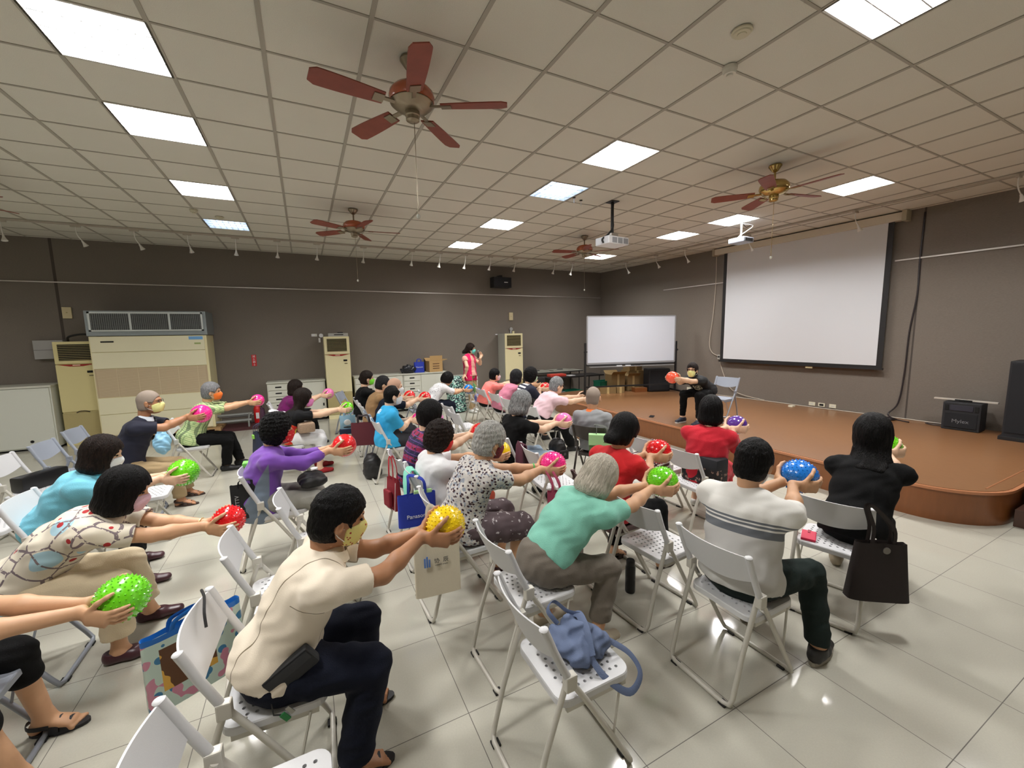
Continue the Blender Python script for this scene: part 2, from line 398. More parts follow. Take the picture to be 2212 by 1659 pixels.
# ---------------------------------------------------------------- spot light tracks
track_m = mat('track_beige', (184, 176, 164), .5)
tag(MB().box(-6.9, 7.4, 9.235, 9.265, HC-.03, HC).build('light_track', track_m), 'long light track on the ceiling in front of the back wall', 'track')
tx = lambda y: 8.03+(YB-y)*.0494-.42+.06
q = MB(); q.prism([(tx(9.2), 9.2), (tx(9.2)+.03, 9.2), (tx(-1)+.03, -1), (tx(-1), -1)], HC-.03, HC)
tag(q.build('light_track', track_m), 'long light track on the ceiling in front of the screen wall', 'track')
spot_m = mat('spot_white', (224, 222, 216), .4)
def make_spot(dx, dy):
    t = thing('spot_light', '', 'light')
    MB().box(-.06, .06, -.018, .018, -.055, -.028).build('adapter', track_m, t)
    MB().tube([(0, 0, -.05), (0, 0, -.13), (dx*.3, dy*.3, -.2), (dx, dy, -.27)], .007, 8, smooth=4).build('stem', spot_m, t, True)
    a = Vector((dx*.8, dy*.8, -.1)).normalized().to_track_quat('-Z', 'Y').to_matrix()
    MB().lathe([(.012, .03), (.016, 0), (.022, -.02), (.036, -.055), (.038, -.06), (.03, -.058), (.01, -.03)], c=(dx, dy, -.28), n=18, rot=a).build('shade', spot_m, t, True)
    return t
SP = [-3.985, -3.15, -2.43, -1.71, -1.0, -.33, .36, 1.24, 2.25, 2.88, 3.49, 4.13, 4.8, 5.95, 6.5]
names = ['leftmost white spot light hanging in front of the back wall', 'white spot light above the small plate left of the big air conditioner', 'white spot light above the left half of the big air conditioner',
 'white spot light above the right corner of the big air conditioner', 'white spot light above the red sign on the back wall', 'white spot light left of the slim air conditioner', 'white spot light above the slim air conditioner',
 'white spot light right above a fan pull knob', 'white spot light above the cardboard box and blue bag', 'white spot light between the dim middle lights and the wall speaker', 'white spot light just left of the wall speaker',
 'white spot light above the wall speaker', 'white spot light right of the wall speaker', 'left of the two white spot lights near the room corner', 'white spot light closest to the room corner on the back wall']
for k, x in enumerate(SP):
    s_ = make_spot(.05 if k in (1, 2) else (.02 if k in (0, 3) else -.01), .06 if k not in (0,) else -.02)
    s_.location = (x, 9.25, HC); s_['label'] = names[k]; s_['group'] = 'spot lights along the back wall'
def trackpt(px_y): return (tx(px_y)+.015, px_y)
for y, lb in ((8.63, 'white spot light above the left end of the whiteboard'), (7.63, 'white spot light above the right half of the whiteboard'), (6.8, 'white spot light left of the projection screen'), (5.35, 'track adapter and spot light behind the small projector'),
              (3.62, 'white spot light in front of the upper right of the projection screen'), (1.95, 'white spot light right of the projection screen, nearest the camera')):
    s_ = make_spot(.06, -.03); x_, y_ = trackpt(y); s_.location = (x_, y_, HC); s_['label'] = lb; s_['group'] = 'spot lights along the screen wall'

# ---------------------------------------------------------------- projection screen
def wl(y, z, off): return (wallx(y, off), y, z)
def wpoly(pts, off0, off1):
    """slab on the stage wall; pts are (y, z)"""
    q = MB(); n = len(pts); vs = [wl(y, z, off0) for y, z in pts]+[wl(y, z, off1) for y, z in pts]
    return q.add(vs, [tuple(range(n)), tuple(range(n, 2*n))[::-1]]+[(i, (i+1) % n, n+(i+1) % n, n+i) for i in range(n)])
def wbox(y0, y1, z0, z1, a, b): return wpoly([(y0, z0), (y1, z0), (y1, z1), (y0, z1)], a, b)
OFF = .12
t = thing('projection_screen', 'large white pull-down projection screen on the stage wall', 'screen', (0, 0, 0))
sc = lambda y: y*(1-.0)  # positions measured on the wall plane
screen_m = mat('screen_white', (216, 219, 224), .8); blk = mat('screen_black_border', (20, 18, 18), .7)
wbox(6.66, 3.30, 3.62, 3.745, .02, .15).build('case', mat('screen_case', (214, 206, 190), .5), t)
wbox(3.33, 3.27, 3.60, 3.765, .0, .17).build('end_cap', mat('screen_cap', (176, 168, 146), .5), t)
wbox(6.69, 6.64, 3.60, 3.765, .0, .17).build('end_cap', MATS['screen_cap'], t)
wbox(6.44, 3.44, 1.17, 3.63, .085, .09).build('black_border', blk, t)
wbox(6.36, 3.52, 1.225, 3.63, .0905, .093).build('screen_fabric', screen_m, t)
wbox(6.46, 3.42, 1.15, 1.185, .07, .105).build('bottom_bar', blk, t)
wbox(4.62, 4.5, 1.115, 1.15, .08, .09).build('pull_tab', cream, t)
# wires, boxes on that wall
ivc = mat('cable_ivory', (196, 186, 170), .6)
tag(MB().tube([wl(6.68, 3.6, .02), wl(6.68, 2.9, .015), wl(6.72, 2.2, .015), wl(6.78, 1.6, .02), wl(6.7, 1.36, .02), wl(6.52, 1.28, .03)], .009, 6, smooth=5).build('screen_cable', ivc, None, True), 'ivory cable hanging left of the projection screen to a switch box', 'cable')
t = thing('switch_box', 'small grey switch box at the lower left corner of the screen', 'switch', (0, 0, 0))
wbox(6.54, 6.47, 1.2, 1.31, 0, .04).build('box', mat('switch_grey', (170, 168, 160), .5), t); wbox(6.525, 6.485, 1.24, 1.28, .04, .046).build('button', black, t)
tag(MB().tube([wl(6.5, 1.2, .02), wl(6.4, .9, .02), wl(6.2, .55, .03), wl(5.9, .42, .03), wl(5.4, .36, .04)], .007, 6, smooth=5).build('wall_cable', ivc, None, True), 'thin ivory cable running from the switch box down behind the chair on stage', 'cable')
tag(MB().tube([wl(7.4, .348, .03), wl(6.4, .345, .04), wl(5.2, .346, .03), wl(4.6, .343, .04), wl(3.4, .345, .03), wl(2.6, .343, .04)], .008, 6, smooth=4).build('floor_cable', ivc, None, True), 'ivory cable lying along the foot of the stage wall', 'cable')
bc = mat('cable_black', (34, 26, 28), .5)
tag(MB().tube([wl(3.1, 3.7, .02), wl(3.11, 3.0, .015), wl(3.1, 2.4, .015), wl(3.15, 1.8, .015), wl(3.16, 1.1, .02), wl(3.2, .6, .03), wl(3.3, .4, .08), wl(3.15, .345, .2), wl(2.95, .343, .3)], .011, 6, smooth=6).build('wall_cable', bc, None, True), 'dark cable hanging down the wall right of the screen', 'cable')
q = MB()
for k in range(5): q.tube([(8.72+(.1+.01*k)*math.cos(a*PI/8)*.8, 3.32+(.15+.01*k)*math.sin(a*PI/8), .345+.01*(k % 3)) for a in range(17)], .008, 5)
tag(q.build('cable_coil', bc, None, True), 'coil of black cable on the stage under the hanging dark cable', 'cable')
tag(MB().tube([wl(2.8, .343, .15), wl(2.7, .345, .25), wl(2.5, .345, .2), wl(2.6, .345, .1), wl(2.8, .343, .12)], .008, 5, smooth=5).build('cable_loop', bc, None, True), 'small loop of black cable left of the portable speaker', 'cable')
outm = mat('outlet_ivory', (226, 222, 200), .5)
for y, lb, dark in ((4.5, 'left ivory wall outlet above the stage floor', 0), (4.335, 'middle wall socket with dark opening above the stage floor', 1), (4.15, 'right blank ivory wall plate above the stage floor', 0), (7.32, 'ivory outlet low on the wall beside the whiteboard foot', 0)):
    t = thing('wall_outlet', lb, 'outlet', (0, 0, 0), group='wall outlets behind the stage')
    wbox(y+.055, y-.055, .37, .44, 0, .012).build('plate', outm, t)
    if dark: wbox(y+.035, y-.035, .385, .425, .012, .014).build('socket', darkhole, t)
    else: wbox(y+.03, y-.03, .39, .42, .012, .014).build('socket', offw, t)
tag(MB().box(8.62, 8.72, 4.7, 4.78, .334, .36).build('power_adapter', outm), 'small white adapter lying on the stage below the outlets', 'adapter')

# ---------------------------------------------------------------- stage
st_top = m_wood('stage_laminate', (116, 80, 51), (146, 104, 69), .3, (14, 1.5, 1.5)); st_side = m_wood('stage_front_wood', (116, 68, 34), (138, 84, 44), .32, (4, 4, .6))
edge_m = m_wood('stage_nosing', (170, 110, 74), (188, 128, 90), .35, (2, 8, 2))
SH = .334
def stage_poly(ins=0):
    p = []
    for k in range(9):                                   # far rounded corner
        a = PI+.0-(PI/2)*k/8
        p.append((6.3+(.97-ins)*math.cos(a), 8.05+(.97-ins)*math.sin(a)))
    p += [(wallx(9.02, .0), 9.02-ins), (wallx(1.19, .0), 1.19+ins)]
    for k in range(13):                                  # near rounded corner
        a = -PI/2-(PI/2)*k/12
        p.append((5.95+(.62-ins)*math.cos(a), 1.81+(.62-ins)*math.sin(a)))
    return p
t = thing('stage', 'low wooden stage platform with rounded corner along the screen wall', 'stage')
m = MB(); m.prism(stage_poly(.012), 0, SH-.03); m.build('skirt', st_side, t, True, angle=30)
m = MB(); m.prism(stage_poly(), SH-.03, SH-.004); m.build('nosing', edge_m, t, True, angle=30)
m = MB(); m.prism(stage_poly(.03), SH-.01, SH); m.build('top', st_top, t)
MB().tube([(5.72, 1.334, SH), (8.9, 1.334, SH)], .006, 6).build('seam_strip', edge_m, t)
t = thing('stage_steps', 'dark brown wooden steps at the right end of the stage', 'steps')
dk = m_wood('dark_step_wood', (66, 42, 34), (84, 56, 44), .35, (2, 8, 2))
MB().box(5.85, 7.2, .56, 1.17, 0, .165, .004).build('lower_step', dk, t); MB().box(6.15, 7.2, .86, 1.17, .165, .30, .004).build('upper_step', dk, t)

# ---------------------------------------------------------------- speakers
def wallbox(name, label, cat, yc, wy, off, dx, z0, z1, parts):
    t = thing(name, label, cat, (wallx(yc, off+dx/2), yc, z0), WANG)
    parts(t, dx, wy, z1-z0); return t
grille = mat('speaker_grille', (16, 17, 22), .8, bump=.5, bscale=400); tolex = mat('speaker_cabinet', (26, 27, 30), .7, bump=.3, bscale=150)
def amp(t, dx, wy, h):
    MB().box(-dx/2, dx/2, -wy/2, wy/2, 0, h, .015).build('cabinet', tolex, t)
    MB().box(-dx/2-.008, -dx/2, -wy/2+.03, wy/2-.03, .04, h*.62, .004).build('grille', grille, t)
    MB().box(-dx/2-.006, -dx/2, -wy/2+.08, wy/2-.08, h*.7, h*.9, .004).build('horn', mat('speaker_horn', (44, 46, 56), .4), t)
    for s_ in (-1, 1): MB().box(-dx/2-.006, -dx/2, s_*(wy/2-.045)-.02, s_*(wy/2-.045)+.02, h*.7, h*.9, .002).build('port', darkhole, t)
    MB().tube([(0, -.06, h), (0, -.06, h+.012), (0, .06, h+.012), (0, .06, h)], .008, 6).build('handle', black, t)
    text('lettering', 'Mylex', .075, mat('logo_grey', (120, 122, 126), .5), t, (-dx/2-.0085, 0, h*.33), (R(90), 0, R(-90)))
a_ = wallbox('portable_speaker', 'black portable speaker with grey lettering on the stage by the wall', 'speaker', 2.36, .4, .1, .3, SH, SH+.42, amp)
t = thing('metal_ruler', 'pale metal bar resting across the top of the portable speaker', 'bar', (a_.location.x-.02, 2.36, SH+.434), WANG)
MB().box(-.03, .03, -.33, .33, 0, .022, .003).build('bar', mat('bar_pale', (206, 200, 190), .4, .3), t); MB().box(-.033, -.03, -.08, .1, .002, .02).build('slot', darkhole, t)
def tower(t, dx, wy, h):
    MB().box(-dx/2, dx/2, -wy/2, wy/2, 0, h, .012).build('cabinet', mat('tower_black', (20, 20, 24), .6), t)
    MB().box(-dx/2-.01, -dx/2, -wy/2+.02, wy/2-.02, .1, h-.03, .004).build('grille', grille, t)
    MB().box(-dx/2-.06, dx/2, -wy/2-.02, wy/2+.02, 0, .05, .004).build('plinth', black, t)
a_ = wallbox('floor_speaker', 'tall black loudspeaker on the stage cut by the right edge', 'speaker', 1.66, .5, .15, .45, SH, SH+1.07, tower)
t = thing('small_carton', 'small white box on top of the tall black loudspeaker', 'box', (a_.location.x-.1, 1.6, SH+1.07), WANG)
MB().box(-.06, .06, -.09, .09, 0, .12, .002).build('box', mat('carton_white', (220, 218, 216), .7), t); MB().box(-.062, -.06, -.03, .07, .03, .09).build('printed_label', mat('label_grey', (150, 148, 150), .7), t)
t = thing('wall_speaker', 'black loudspeaker mounted high on the back wall', 'speaker', (4.98, 10.5, 3.16))
MB().box(-.27, .27, -.13, .13, 0, .28, .012).build('cabinet', tolex, t); MB().box(-.25, .25, -.137, -.13, .02, .26).build('grille', grille, t)
MB().box(-.04, .04, -.02, .2, .28, .34).build('bracket', black, t)
MB().box(.04, .15, -.14, -.137, .13, .15).build('badge', white, t)

# ---------------------------------------------------------------- whiteboard
P0, P1 = Vector((6.12, 8.10, 0)), Vector((8.36, 7.45, 0)); WL = (P1-P0).length; wa = math.atan2(P1.y-P0.y, P1.x-P0.x)
t = thing('whiteboard', 'large white rolling whiteboard on a black stand at the back of the stage', 'whiteboard', (P0.x, P0.y, SH), wa)
alu = mat('board_frame', (176, 178, 182), .4, .5)
zb0, zb1 = 1.12-SH, 2.27-SH
MB().box(.0, WL, -.012, .012, zb0, zb1).build('board', mat('board_white', (222, 228, 240), .3), t)
q = MB(); q.box(0, WL, -.018, .018, zb1-.01, zb1+.015).box(0, WL, -.018, .018, zb0-.015, zb0+.03).box(-.015, .015, -.018, .018, zb0, zb1).box(WL-.015, WL+.015, -.018, .018, zb0, zb1); q.build('frame', alu, t)
MB().box(0, WL, -.03, .03, zb0-.05, zb0-.015).build('lower_rail', black, t)
MB().box(.05, WL-.05, -.1, -.02, zb0-.08, zb0-.065).build('pen_tray', alu, t)
for x in (-.045, WL+.045):
    MB().box(x-.02, x+.02, -.02, .02, .06, 1.3).build('post', black, t)
    MB().box(x-.025, x+.025, -.3, .3, .04, .08, .005).build('foot', black, t)
    MB().tube([(x-.03, 0, 1.22-SH+.2), (x+.05, 0, 1.22-SH+.2)], .022, 12).build('pivot_knob', black, t)
    for yy in (-.27, .27): MB().tube([(x-.012, yy, .022), (x+.012, yy, .022)], .022, 12).build('caster', rubber, t)
MB().box(-.03, WL+.03, -.012, .012, .2, .235).build('crossbar', black, t)
for x, yy, lb, mm in ((.75, -.06, 'white eraser', white), (.98, -.06, 'second white eraser', white)):
    tag(MB().box(x, x+.14, -.075, -.035, 0, .02, .003).build('eraser', mm, None, loc=(P0.x, P0.y, SH+zb0-.065)), lb+' on the whiteboard tray', 'eraser').rotation_euler = (0, 0, wa)
for x in (1.1, 1.25):
    o = MB().tube([(x, -.05, .008), (x+.13, -.05, .008)], .008, 8).build('marker', black, None, loc=(P0.x, P0.y, SH+zb0-.065)); o.rotation_euler = (0, 0, wa)
    tag(o, 'black marker pen on the whiteboard tray, '+('left one' if x < 1.2 else 'right one'), 'marker', 'markers on the tray')

# ================================================================ ALONG THE BACK WALL
def ac_tower(x0, x1, y0, h, label, mm, gm, side=None, z0=0):
    t = thing('floor_air_conditioner', label, 'air conditioner', ((x0+x1)/2, y0, z0)); W_ = (x1-x0)/2; D_ = YB-.03-y0
    MB().box(-W_, W_, .02, D_, 0, h, .01).build('cabinet', side or mm, t)
    g = MB().box(-W_, W_, 0, .03, h-.4, h, .008).build('outlet_frame', mm, t)
    MB().box(-W_+.06, W_-.06, -.004, .0, h-.34, h-.05).build('outlet_recess', darkhole, g)
    q = MB()
    for k in range(9): q.box(-W_+.06, W_-.06, -.02, -.002, h-.325+k*.031, h-.318+k*.031)
    q.build('outlet_louvres', cream_g, g)
    p = MB().box(-W_, W_, 0, .03, .62, h-.41, .008).build('front_panel', mm, t)
    MB().prism([(-W_+.02, -.004), (W_-.02, -.004), (.1, -.004), (-.1, -.004)], 0, .001)
    q = MB(); q.add([(-W_+.03, -.006, h-.41), (W_-.03, -.006, h-.41), (.09, -.006, h-.445), (-.09, -.006, h-.445), (-W_+.03, .0, h-.41), (W_-.03, 0, h-.41), (.09, 0, h-.445), (-.09, 0, h-.445)],
                    [(0, 1, 2, 3), (4, 5, 6, 7), (0, 1, 5, 4), (1, 2, 6, 5), (2, 3, 7, 6), (3, 0, 4, 7)]); q.build('red_trim', mat('trim_red', (150, 30, 24), .4), p)
    MB().box(-.05, .05, -.01, -.005, h-.432, h-.414).build('badge', mat('badge_pale', (230, 190, 170), .4), p)
    MB().box(W_-.15, W_-.07, -.008, 0, h-.57, h-.53).build('control_display', darkhole, p); MB().box(W_-.13, W_-.07, -.006, 0, h-.63, h-.61).build('control_marks', mat('marks_grey', (120, 110, 80), .6), p)
    q = MB().box(-W_, W_, 0, .03, .1, .6, .008).build('intake_grille', gm, t)
    MB().tube([(-.09, -.004, .6), (-.04, -.004, .625), (.04, -.004, .625), (.09, -.004, .6)], .008, 6, smooth=4).build('grip', mat('grip_brown', (60, 48, 34), .6), t)
    MB().box(-W_, W_, 0, .03, 0, .095).build('base_panel', mm, t)
    return t
ac_tower(.395, .93, 10.2, 1.9, 'slim cream floor air conditioner between the two white cabinets, box on top', cream, cream_g)
ac_tower(4.93, 5.48, 10.2, 1.9, 'slim cream floor air conditioner with grey side beside the folded tables', cream, cream_g, mat('ac_side_grey', (176, 176, 166), .5))
ac_tower(-3.98, -3.42, 10.15, 1.89, 'yellowed floor air conditioner at left, behind the big one', cream2, cream_g)
tag(MB().tube([(-3.86, 10.4, 1.9), (-3.8, 10.3, 1.98), (-3.6, 10.3, 2.02), (-3.4, 10.35, 1.98), (-3.35, 10.45, 1.9)], .018, 8, smooth=5).build('hose', rubber, None, True), 'black hose lying over the yellowed air conditioner', 'hose')
# big unit
t = thing('large_air_conditioner', 'large cream floor air conditioner with a grey mesh duct hood on a pallet', 'air conditioner', (-2.57, 9.96, .13))
W_ = .86
MB().box(-W_, W_, 0, .68, 0, 1.84, .01).build('cabinet', cream, t)
pm = mat('ac_panel_cream', (228, 222, 190), .45); pg = mat('ac_mesh_beige', (190, 170, 140), .7)
for z0, z1, nm in ((1.56, 1.83, 'upper_panel'), (1.26, 1.55, 'middle_panel'), (.42, .72, 'lower_panel'), (.02, .41, 'bottom_panel')):
    p = MB().box(-W_+.02, W_-.04, -.015, .0, z0, z1, .004).build(nm, pm, t)
    if nm == 'upper_panel':
        MB().box(-W_+.16, -W_+.34, -.02, -.015, 1.73, 1.755).build('model_plate', darkhole, p); MB().box(W_-.28, W_-.06, -.02, -.015, 1.76, 1.82).build('blue_sticker', mat('sticker_blue', (110, 165, 215), .5), p)
        MB().box(W_-.2, W_-.1, -.019, -.015, 1.67, 1.7).build('leaf_sticker', mat('sticker_olive', (150, 165, 100), .5), p)
q = MB(); q.box(-W_+.02, W_-.04, -.004, 0, .73, 1.25)
p = q.build('intake_grille', pg, t)
q = MB(); sl = mat('grille_shadow', (150, 128, 100), .8)
for k in range(26): q.box(-W_+.05, W_-.07, -.008, -.004, .745+k*.0195, .752+k*.0195)
for k in range(6): q.box(-W_+.3*k+.02, -W_+.3*k+.03, -.012, -.004, .73, 1.25)
q.build('grille_slats', mat('slat_cream', (208, 192, 160), .6), p)
dg = mat('duct_grey', (142, 150, 152), .45, .3)
h = MB().box(-W_-.02, W_+.02, 0, .7, 1.85, 2.3, .006).build('duct_hood', dg, t)
MB().box(-W_+.06, W_-.06, -.008, .0, 1.94, 2.27).build('mesh_backing', mat('mesh_dark', (54, 56, 56), .8), h)
q = MB(); q.box(-W_+.03, W_-.03, -.02, 0, 2.25, 2.28).box(-W_+.03, W_-.03, -.02, 0, 1.93, 1.955).box(-W_+.03, -W_+.06, -.02, 0, 1.93, 2.28).box(W_-.06, W_-.03, -.02, 0, 1.93, 2.28).box(-.27, -.24, -.02, 0, 1.95, 2.25).box(.3, .33, -.02, 0, 1.95, 2.25)
q.build('mesh_frame', mat('mesh_frame', (206, 212, 210), .4, .2), h)
q = MB()
for k in range(56): q.box(-W_+.07+k*.0285, -W_+.073+k*.0285, -.013, -.008, 1.955, 2.25)
for k in range(11): q.box(-W_+.06, W_-.06, -.013, -.009, 1.97+k*.026, 1.972+k*.026)
q.build('wire_mesh', mat('mesh_wire', (176, 180, 176), .4, .4), h)
t = thing('pallet', 'low wooden pallet under the large air conditioner', 'pallet', (-2.57, 10.2, 0)); wd = m_wood('pallet_wood', (150, 116, 76), (176, 142, 98), .7, (8, 2, 2))
for k in range(5): MB().box(-.95, .95, -.34+k*.15, -.24+k*.15, .1, .125).build('deck_board', wd, t)
for x in (-.9, 0, .9): MB().box(x-.05, x+.05, -.34, .36, 0, .1).build('bearer', wd, t)
# wall things
t = thing('wall_box', 'grey metal box on the wall behind the yellowed air conditioner', 'box', (-4.2, 10.64, 1.75))
MB().box(-.2, .2, -.06, .06, -.17, .17, .004).build('box', mat('wallbox_grey', (160, 158, 156), .5), t); MB().box(-.2, .2, -.064, -.06, -.01, .0).build('seam', mat('wallbox_dark', (110, 108, 106), .5), t)
MB().tube([(.05, -.02, -.17), (.08, -.02, -.25), (.18, -.02, -.27)], .012, 6).build('conduit', rubber, t)
for x, z0, z1, w_, lb in ((-3.92, 2.32, 2.53, .065, 'ivory plate high on the wall above the yellowed air conditioner'), (5.37, 2.28, 2.5, .06, 'ivory plate high on the wall above the right slim air conditioner')):
    t = thing('wall_plate', lb, 'plate', (x, YB, z0)); MB().box(-w_, w_, -.03, 0, 0, z1-z0, .005).build('cover', mat('plate_ivory', (214, 200, 160), .5), t); MB().box(-.01, .01, -.033, -.03, .1, .12).build('screw', cream_g, t)
t = thing('wall_gauge', 'small round white dial on the wall left of the slim cream air conditioner', 'dial', (.365, YB, 1.93)); MB().tube([(0, 0, 0), (0, -.03, 0)], .045, 20).build('dial', white, t); MB().box(-.06, -.02, -.03, 0, -.16, -.06).build('bracket', white, t)
t = thing('wall_switch', 'small white wall plate left of the round dial', 'switch', (.22, YB, 1.94)); MB().box(-.06, .06, -.012, 0, -.03, .03, .003).build('plate', white, t); MB().box(.01, .05, -.016, -.012, -.02, .02).build('rocker', offw, t)
t = thing('wall_gauge', 'round silver dial on the wall above the right slim air conditioner', 'dial', (5.36, YB, 2.03)); MB().tube([(0, 0, 0), (0, -.04, 0)], .05, 20).build('dial', steel, t); MB().box(-.02, .0, -.04, 0, -.12, -.04).build('bracket', white, t); MB().box(.04, .1, -.04, 0, -.13, -.06).build('sensor_box', cream, t)
t = thing('wall_switch', 'tiny white tag on the wall left of the right slim air conditioner', 'switch', (4.9, YB, 1.88)); MB().box(-.03, .03, -.01, 0, -.015, .015).build('plate', white, t)
t = thing('fire_extinguisher_sign', 'small red vertical fire extinguisher sign on the back wall', 'sign', (-1.02, YB-.006, 1.405))
MB().box(-.045, .045, -.004, .004, -.125, .125, .003).build('plate', mat('sign_red', (196, 26, 34), .4), t)
for k, ch in enumerate('滅火器'): text('lettering', ch, .055, white, t, (0, -.006, .085-.06*k), (R(90), 0, 0))
text('lettering', '↓', .06, white, t, (0, -.006, -.095), (R(90), 0, 0))
t = thing('fire_extinguisher', 'red fire extinguisher on the floor under its sign', 'extinguisher', (-1.02, 10.45, 0))
MB().lathe([(.07, 0), (.075, .02), (.075, .36), (.05, .42), (.02, .44), (.02, .47)], n=24).build('cylinder', redp, t, True)
MB().box(-.02, .02, -.06, .04, .46, .49, .004).build('valve', black, t); MB().tube([(0, -.03, .47), (.07, -.06, .44), (.1, -.04, .3), (.09, 0, .12)], .01, 6, smooth=5).build('hose', rubber, t, True)
MB().tube([(0, -.05, .5), (0, .02, .52), (0, .06, .5)], .008, 6).build('lever', black, t)
MB().box(-.03, .03, -.078, -.074, .15, .28).build('label_plate', white, t)
# cabinets
def drawers(name, label, x0, x1, y0, h, cols, grp=None):
    """cols: list of (fraction, kind) kind D drawers / S sliding doors"""
    t = thing(name, label, 'cabinet', (x0, y0, 0), group=grp); D_ = YB-.02-y0
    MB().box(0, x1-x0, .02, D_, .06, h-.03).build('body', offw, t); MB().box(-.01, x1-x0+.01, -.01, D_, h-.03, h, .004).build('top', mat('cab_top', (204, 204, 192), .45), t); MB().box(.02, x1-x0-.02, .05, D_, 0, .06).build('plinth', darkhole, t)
    x = 0
    for fr, kd in cols:
        w_ = (x1-x0)*fr
        if kd == 'D':
            n = 6; hh = (h-.13)/n
            for k in range(n):
                d = MB().box(x+.02, x+w_-.02, 0, .02, .08+k*hh, .08+(k+1)*hh-.012, .004).build('drawer', offw, t)
                MB().box(x+w_/2-.06, x+w_/2+.06, -.003, 0, .08+k*hh+hh*.4, .08+k*hh+hh*.62).build('pull', darkhole, d)
        else:
            for k in range(2):
                d = MB().box(x+.02+k*(w_/2-.02), x+w_/2+k*(w_/2-.03), -.0+.006*k, .02, .08, h-.05, .004).build('door', offw, t)
                xx = x+(.05 if k == 0 else w_-.07); MB().box(xx, xx+.03, -.003+.006*k, .006*k, h*.35, h*.42).build('pull', darkhole, d)
        x += w_
    return t
drawers('filing_cabinet', 'white cabinet left of the slim air conditioner, behind the purple top woman', -.79, .36, 10.28, .93, [(.37, 'D'), (.63, 'S')], 'white low cabinets')
drawers('filing_cabinet', 'white cabinet right of the slim air conditioner, behind the green mask woman', 1.0, 2.13, 10.28, .95, [(.36, 'D'), (.64, 'S')], 'white low cabinets')
drawers('filing_cabinet', 'white cabinet under the cardboard box and blue bag', 2.14, 3.3, 10.28, .95, [(.37, 'D'), (.63, 'S')], 'white low cabinets')
t = thing('storage_cabinet', 'tall-doored white cabinet at the left edge by the yellowed air conditioner', 'cabinet', (-5.35, 10.05, 0))
cw = mat('cabinet_white', (214, 216, 206), .5)
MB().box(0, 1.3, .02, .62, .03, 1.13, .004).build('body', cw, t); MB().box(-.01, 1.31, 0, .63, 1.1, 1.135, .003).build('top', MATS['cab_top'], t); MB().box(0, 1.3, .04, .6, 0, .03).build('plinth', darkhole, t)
for k, (a, b_) in enumerate(((.02, .5), (.505, 1.28))):
    d = MB().box(a, b_, 0, .02, .05, 1.09, .004).build('door', cw, t); MB().box(b_-.06 if k == 0 else a+.03, b_-.03 if k == 0 else a+.06, -.012, 0, .82, .85).build('handle', mat('handle_grey', (190, 190, 184), .4), d)
MB().tube([(.98, -.004, .16), (.98, .01, .16)], .025, 16).build('cable_hole', darkhole, t)
t = thing('plan_drawers', 'white multi-drawer rack behind the standing woman in the pink vest', 'cabinet', (3.42, 10.25, 0))
MB().box(0, .68, .02, .42, .0, .8, .004).build('body', offw, t)
for k in range(8): d = MB().box(.0, .69, -.01, .02, .03+k*.094, .11+k*.094, .003).build('drawer', offw, t); MB().box(.28, .42, -.014, -.01, .06+k*.094, .08+k*.094).build('pull', darkhole, d)
# on top of the cabinets
t = thing('disc_player', 'flat silver player on top of the slim air conditioner', 'player', (.72, 10.4, 1.9)); MB().box(-.22, .2, -.12, .12, 0, .075, .004).build('case', mat('player_silver', (176, 176, 172), .4, .3), t); MB().box(-.1, .1, -.123, -.12, .03, .05).build('slot', darkhole, t)
MB().box(-.02, .1, -.06, .04, .075, .1, .01).build('remote', black, t)
t = thing('cardboard_box', 'brown cardboard box on the white cabinet, flaps open', 'box', (2.98, 10.45, .95), R(6)); cb = mat('cardboard', (182, 148, 98), .8, vary=.1)
MB().box(-.18, .18, -.14, .14, 0, .28, .003).build('box', cb, t)
for s_ in (-1, 1): MB().box(-.17, .17, -.002, .002, 0, .14, rot=Matrix.Rotation(R(-s_*60 if s_ > 0 else 10), 3, 'X'), piv=(0, 0, 0)).build('flap', cb, t, loc=(0, s_*.14, .28))
MB().box(.0, .15, -.13, .13, -.002, .002, rot=Matrix.Rotation(R(-12), 3, 'Y'), piv=(0, 0, 0)).build('flap', cb, t, loc=(.18, 0, .28))
for k in range(3): MB().box(-.09, .09, -.143, -.14, .08+k*.06, .1+k*.06).build('printed_mark', mat('print_brown', (90, 60, 40), .8), t)
# tables and clutter right of the AC
tt = mat('table_edge_black', (30, 29, 30), .5); tg = mat('table_top_grey', (150, 150, 140), .45); leg_d = mat('leg_dark', (40, 38, 38), .5)
def table(label, x0, x1, y0, y1, h, top):
    t = thing('folding_table', label, 'table', ((x0+x1)/2, (y0+y1)/2, 0)); a, b_ = (x1-x0)/2, (y1-y0)/2
    MB().box(-a, a, -b_, b_, h-.035, h, .004).build('tabletop', top, t); MB().box(-a+.01, a-.01, -b_-.004, b_+.004, h-.03, h-.008).build('edge_band', tt, t)
    for sx in (-1, 1):
        for sy in (-1, 1): MB().tube([(sx*(a-.12), sy*(b_-.06), h-.03), (sx*(a-.12), sy*(b_-.06), 0)], .014, 8).build('leg', leg_d, t)
        MB().tube([(sx*(a-.12), -b_+.06, .14), (sx*(a-.12), b_-.06, .14)], .012, 8).build('brace', leg_d, t)
table('grey-topped long table against the wall left of the whiteboard', 5.65, 7.45, 10.02, 10.6, .78, tg)
table('black long table in front of the grey-topped one, beside the stage', 5.75, 7.6, 9.25, 9.85, .7, tt)
for x, y, z, a, lb in ((5.95, 10.3, .78, 0, 'flat grey board lying at the left end of the grey table'), (6.75, 10.3, .78, 3, 'flat grey board lying at the right end of the grey table')):
    t = thing('folded_tabletop', lb, 'board', (x, y, z), R(a)); MB().box(-.33, .36, -.2, .22, 0, .03, .003).build('board', tg, t); MB().box(-.08, .1, -.06, .0, .03, .045).build('hinge', black, t)
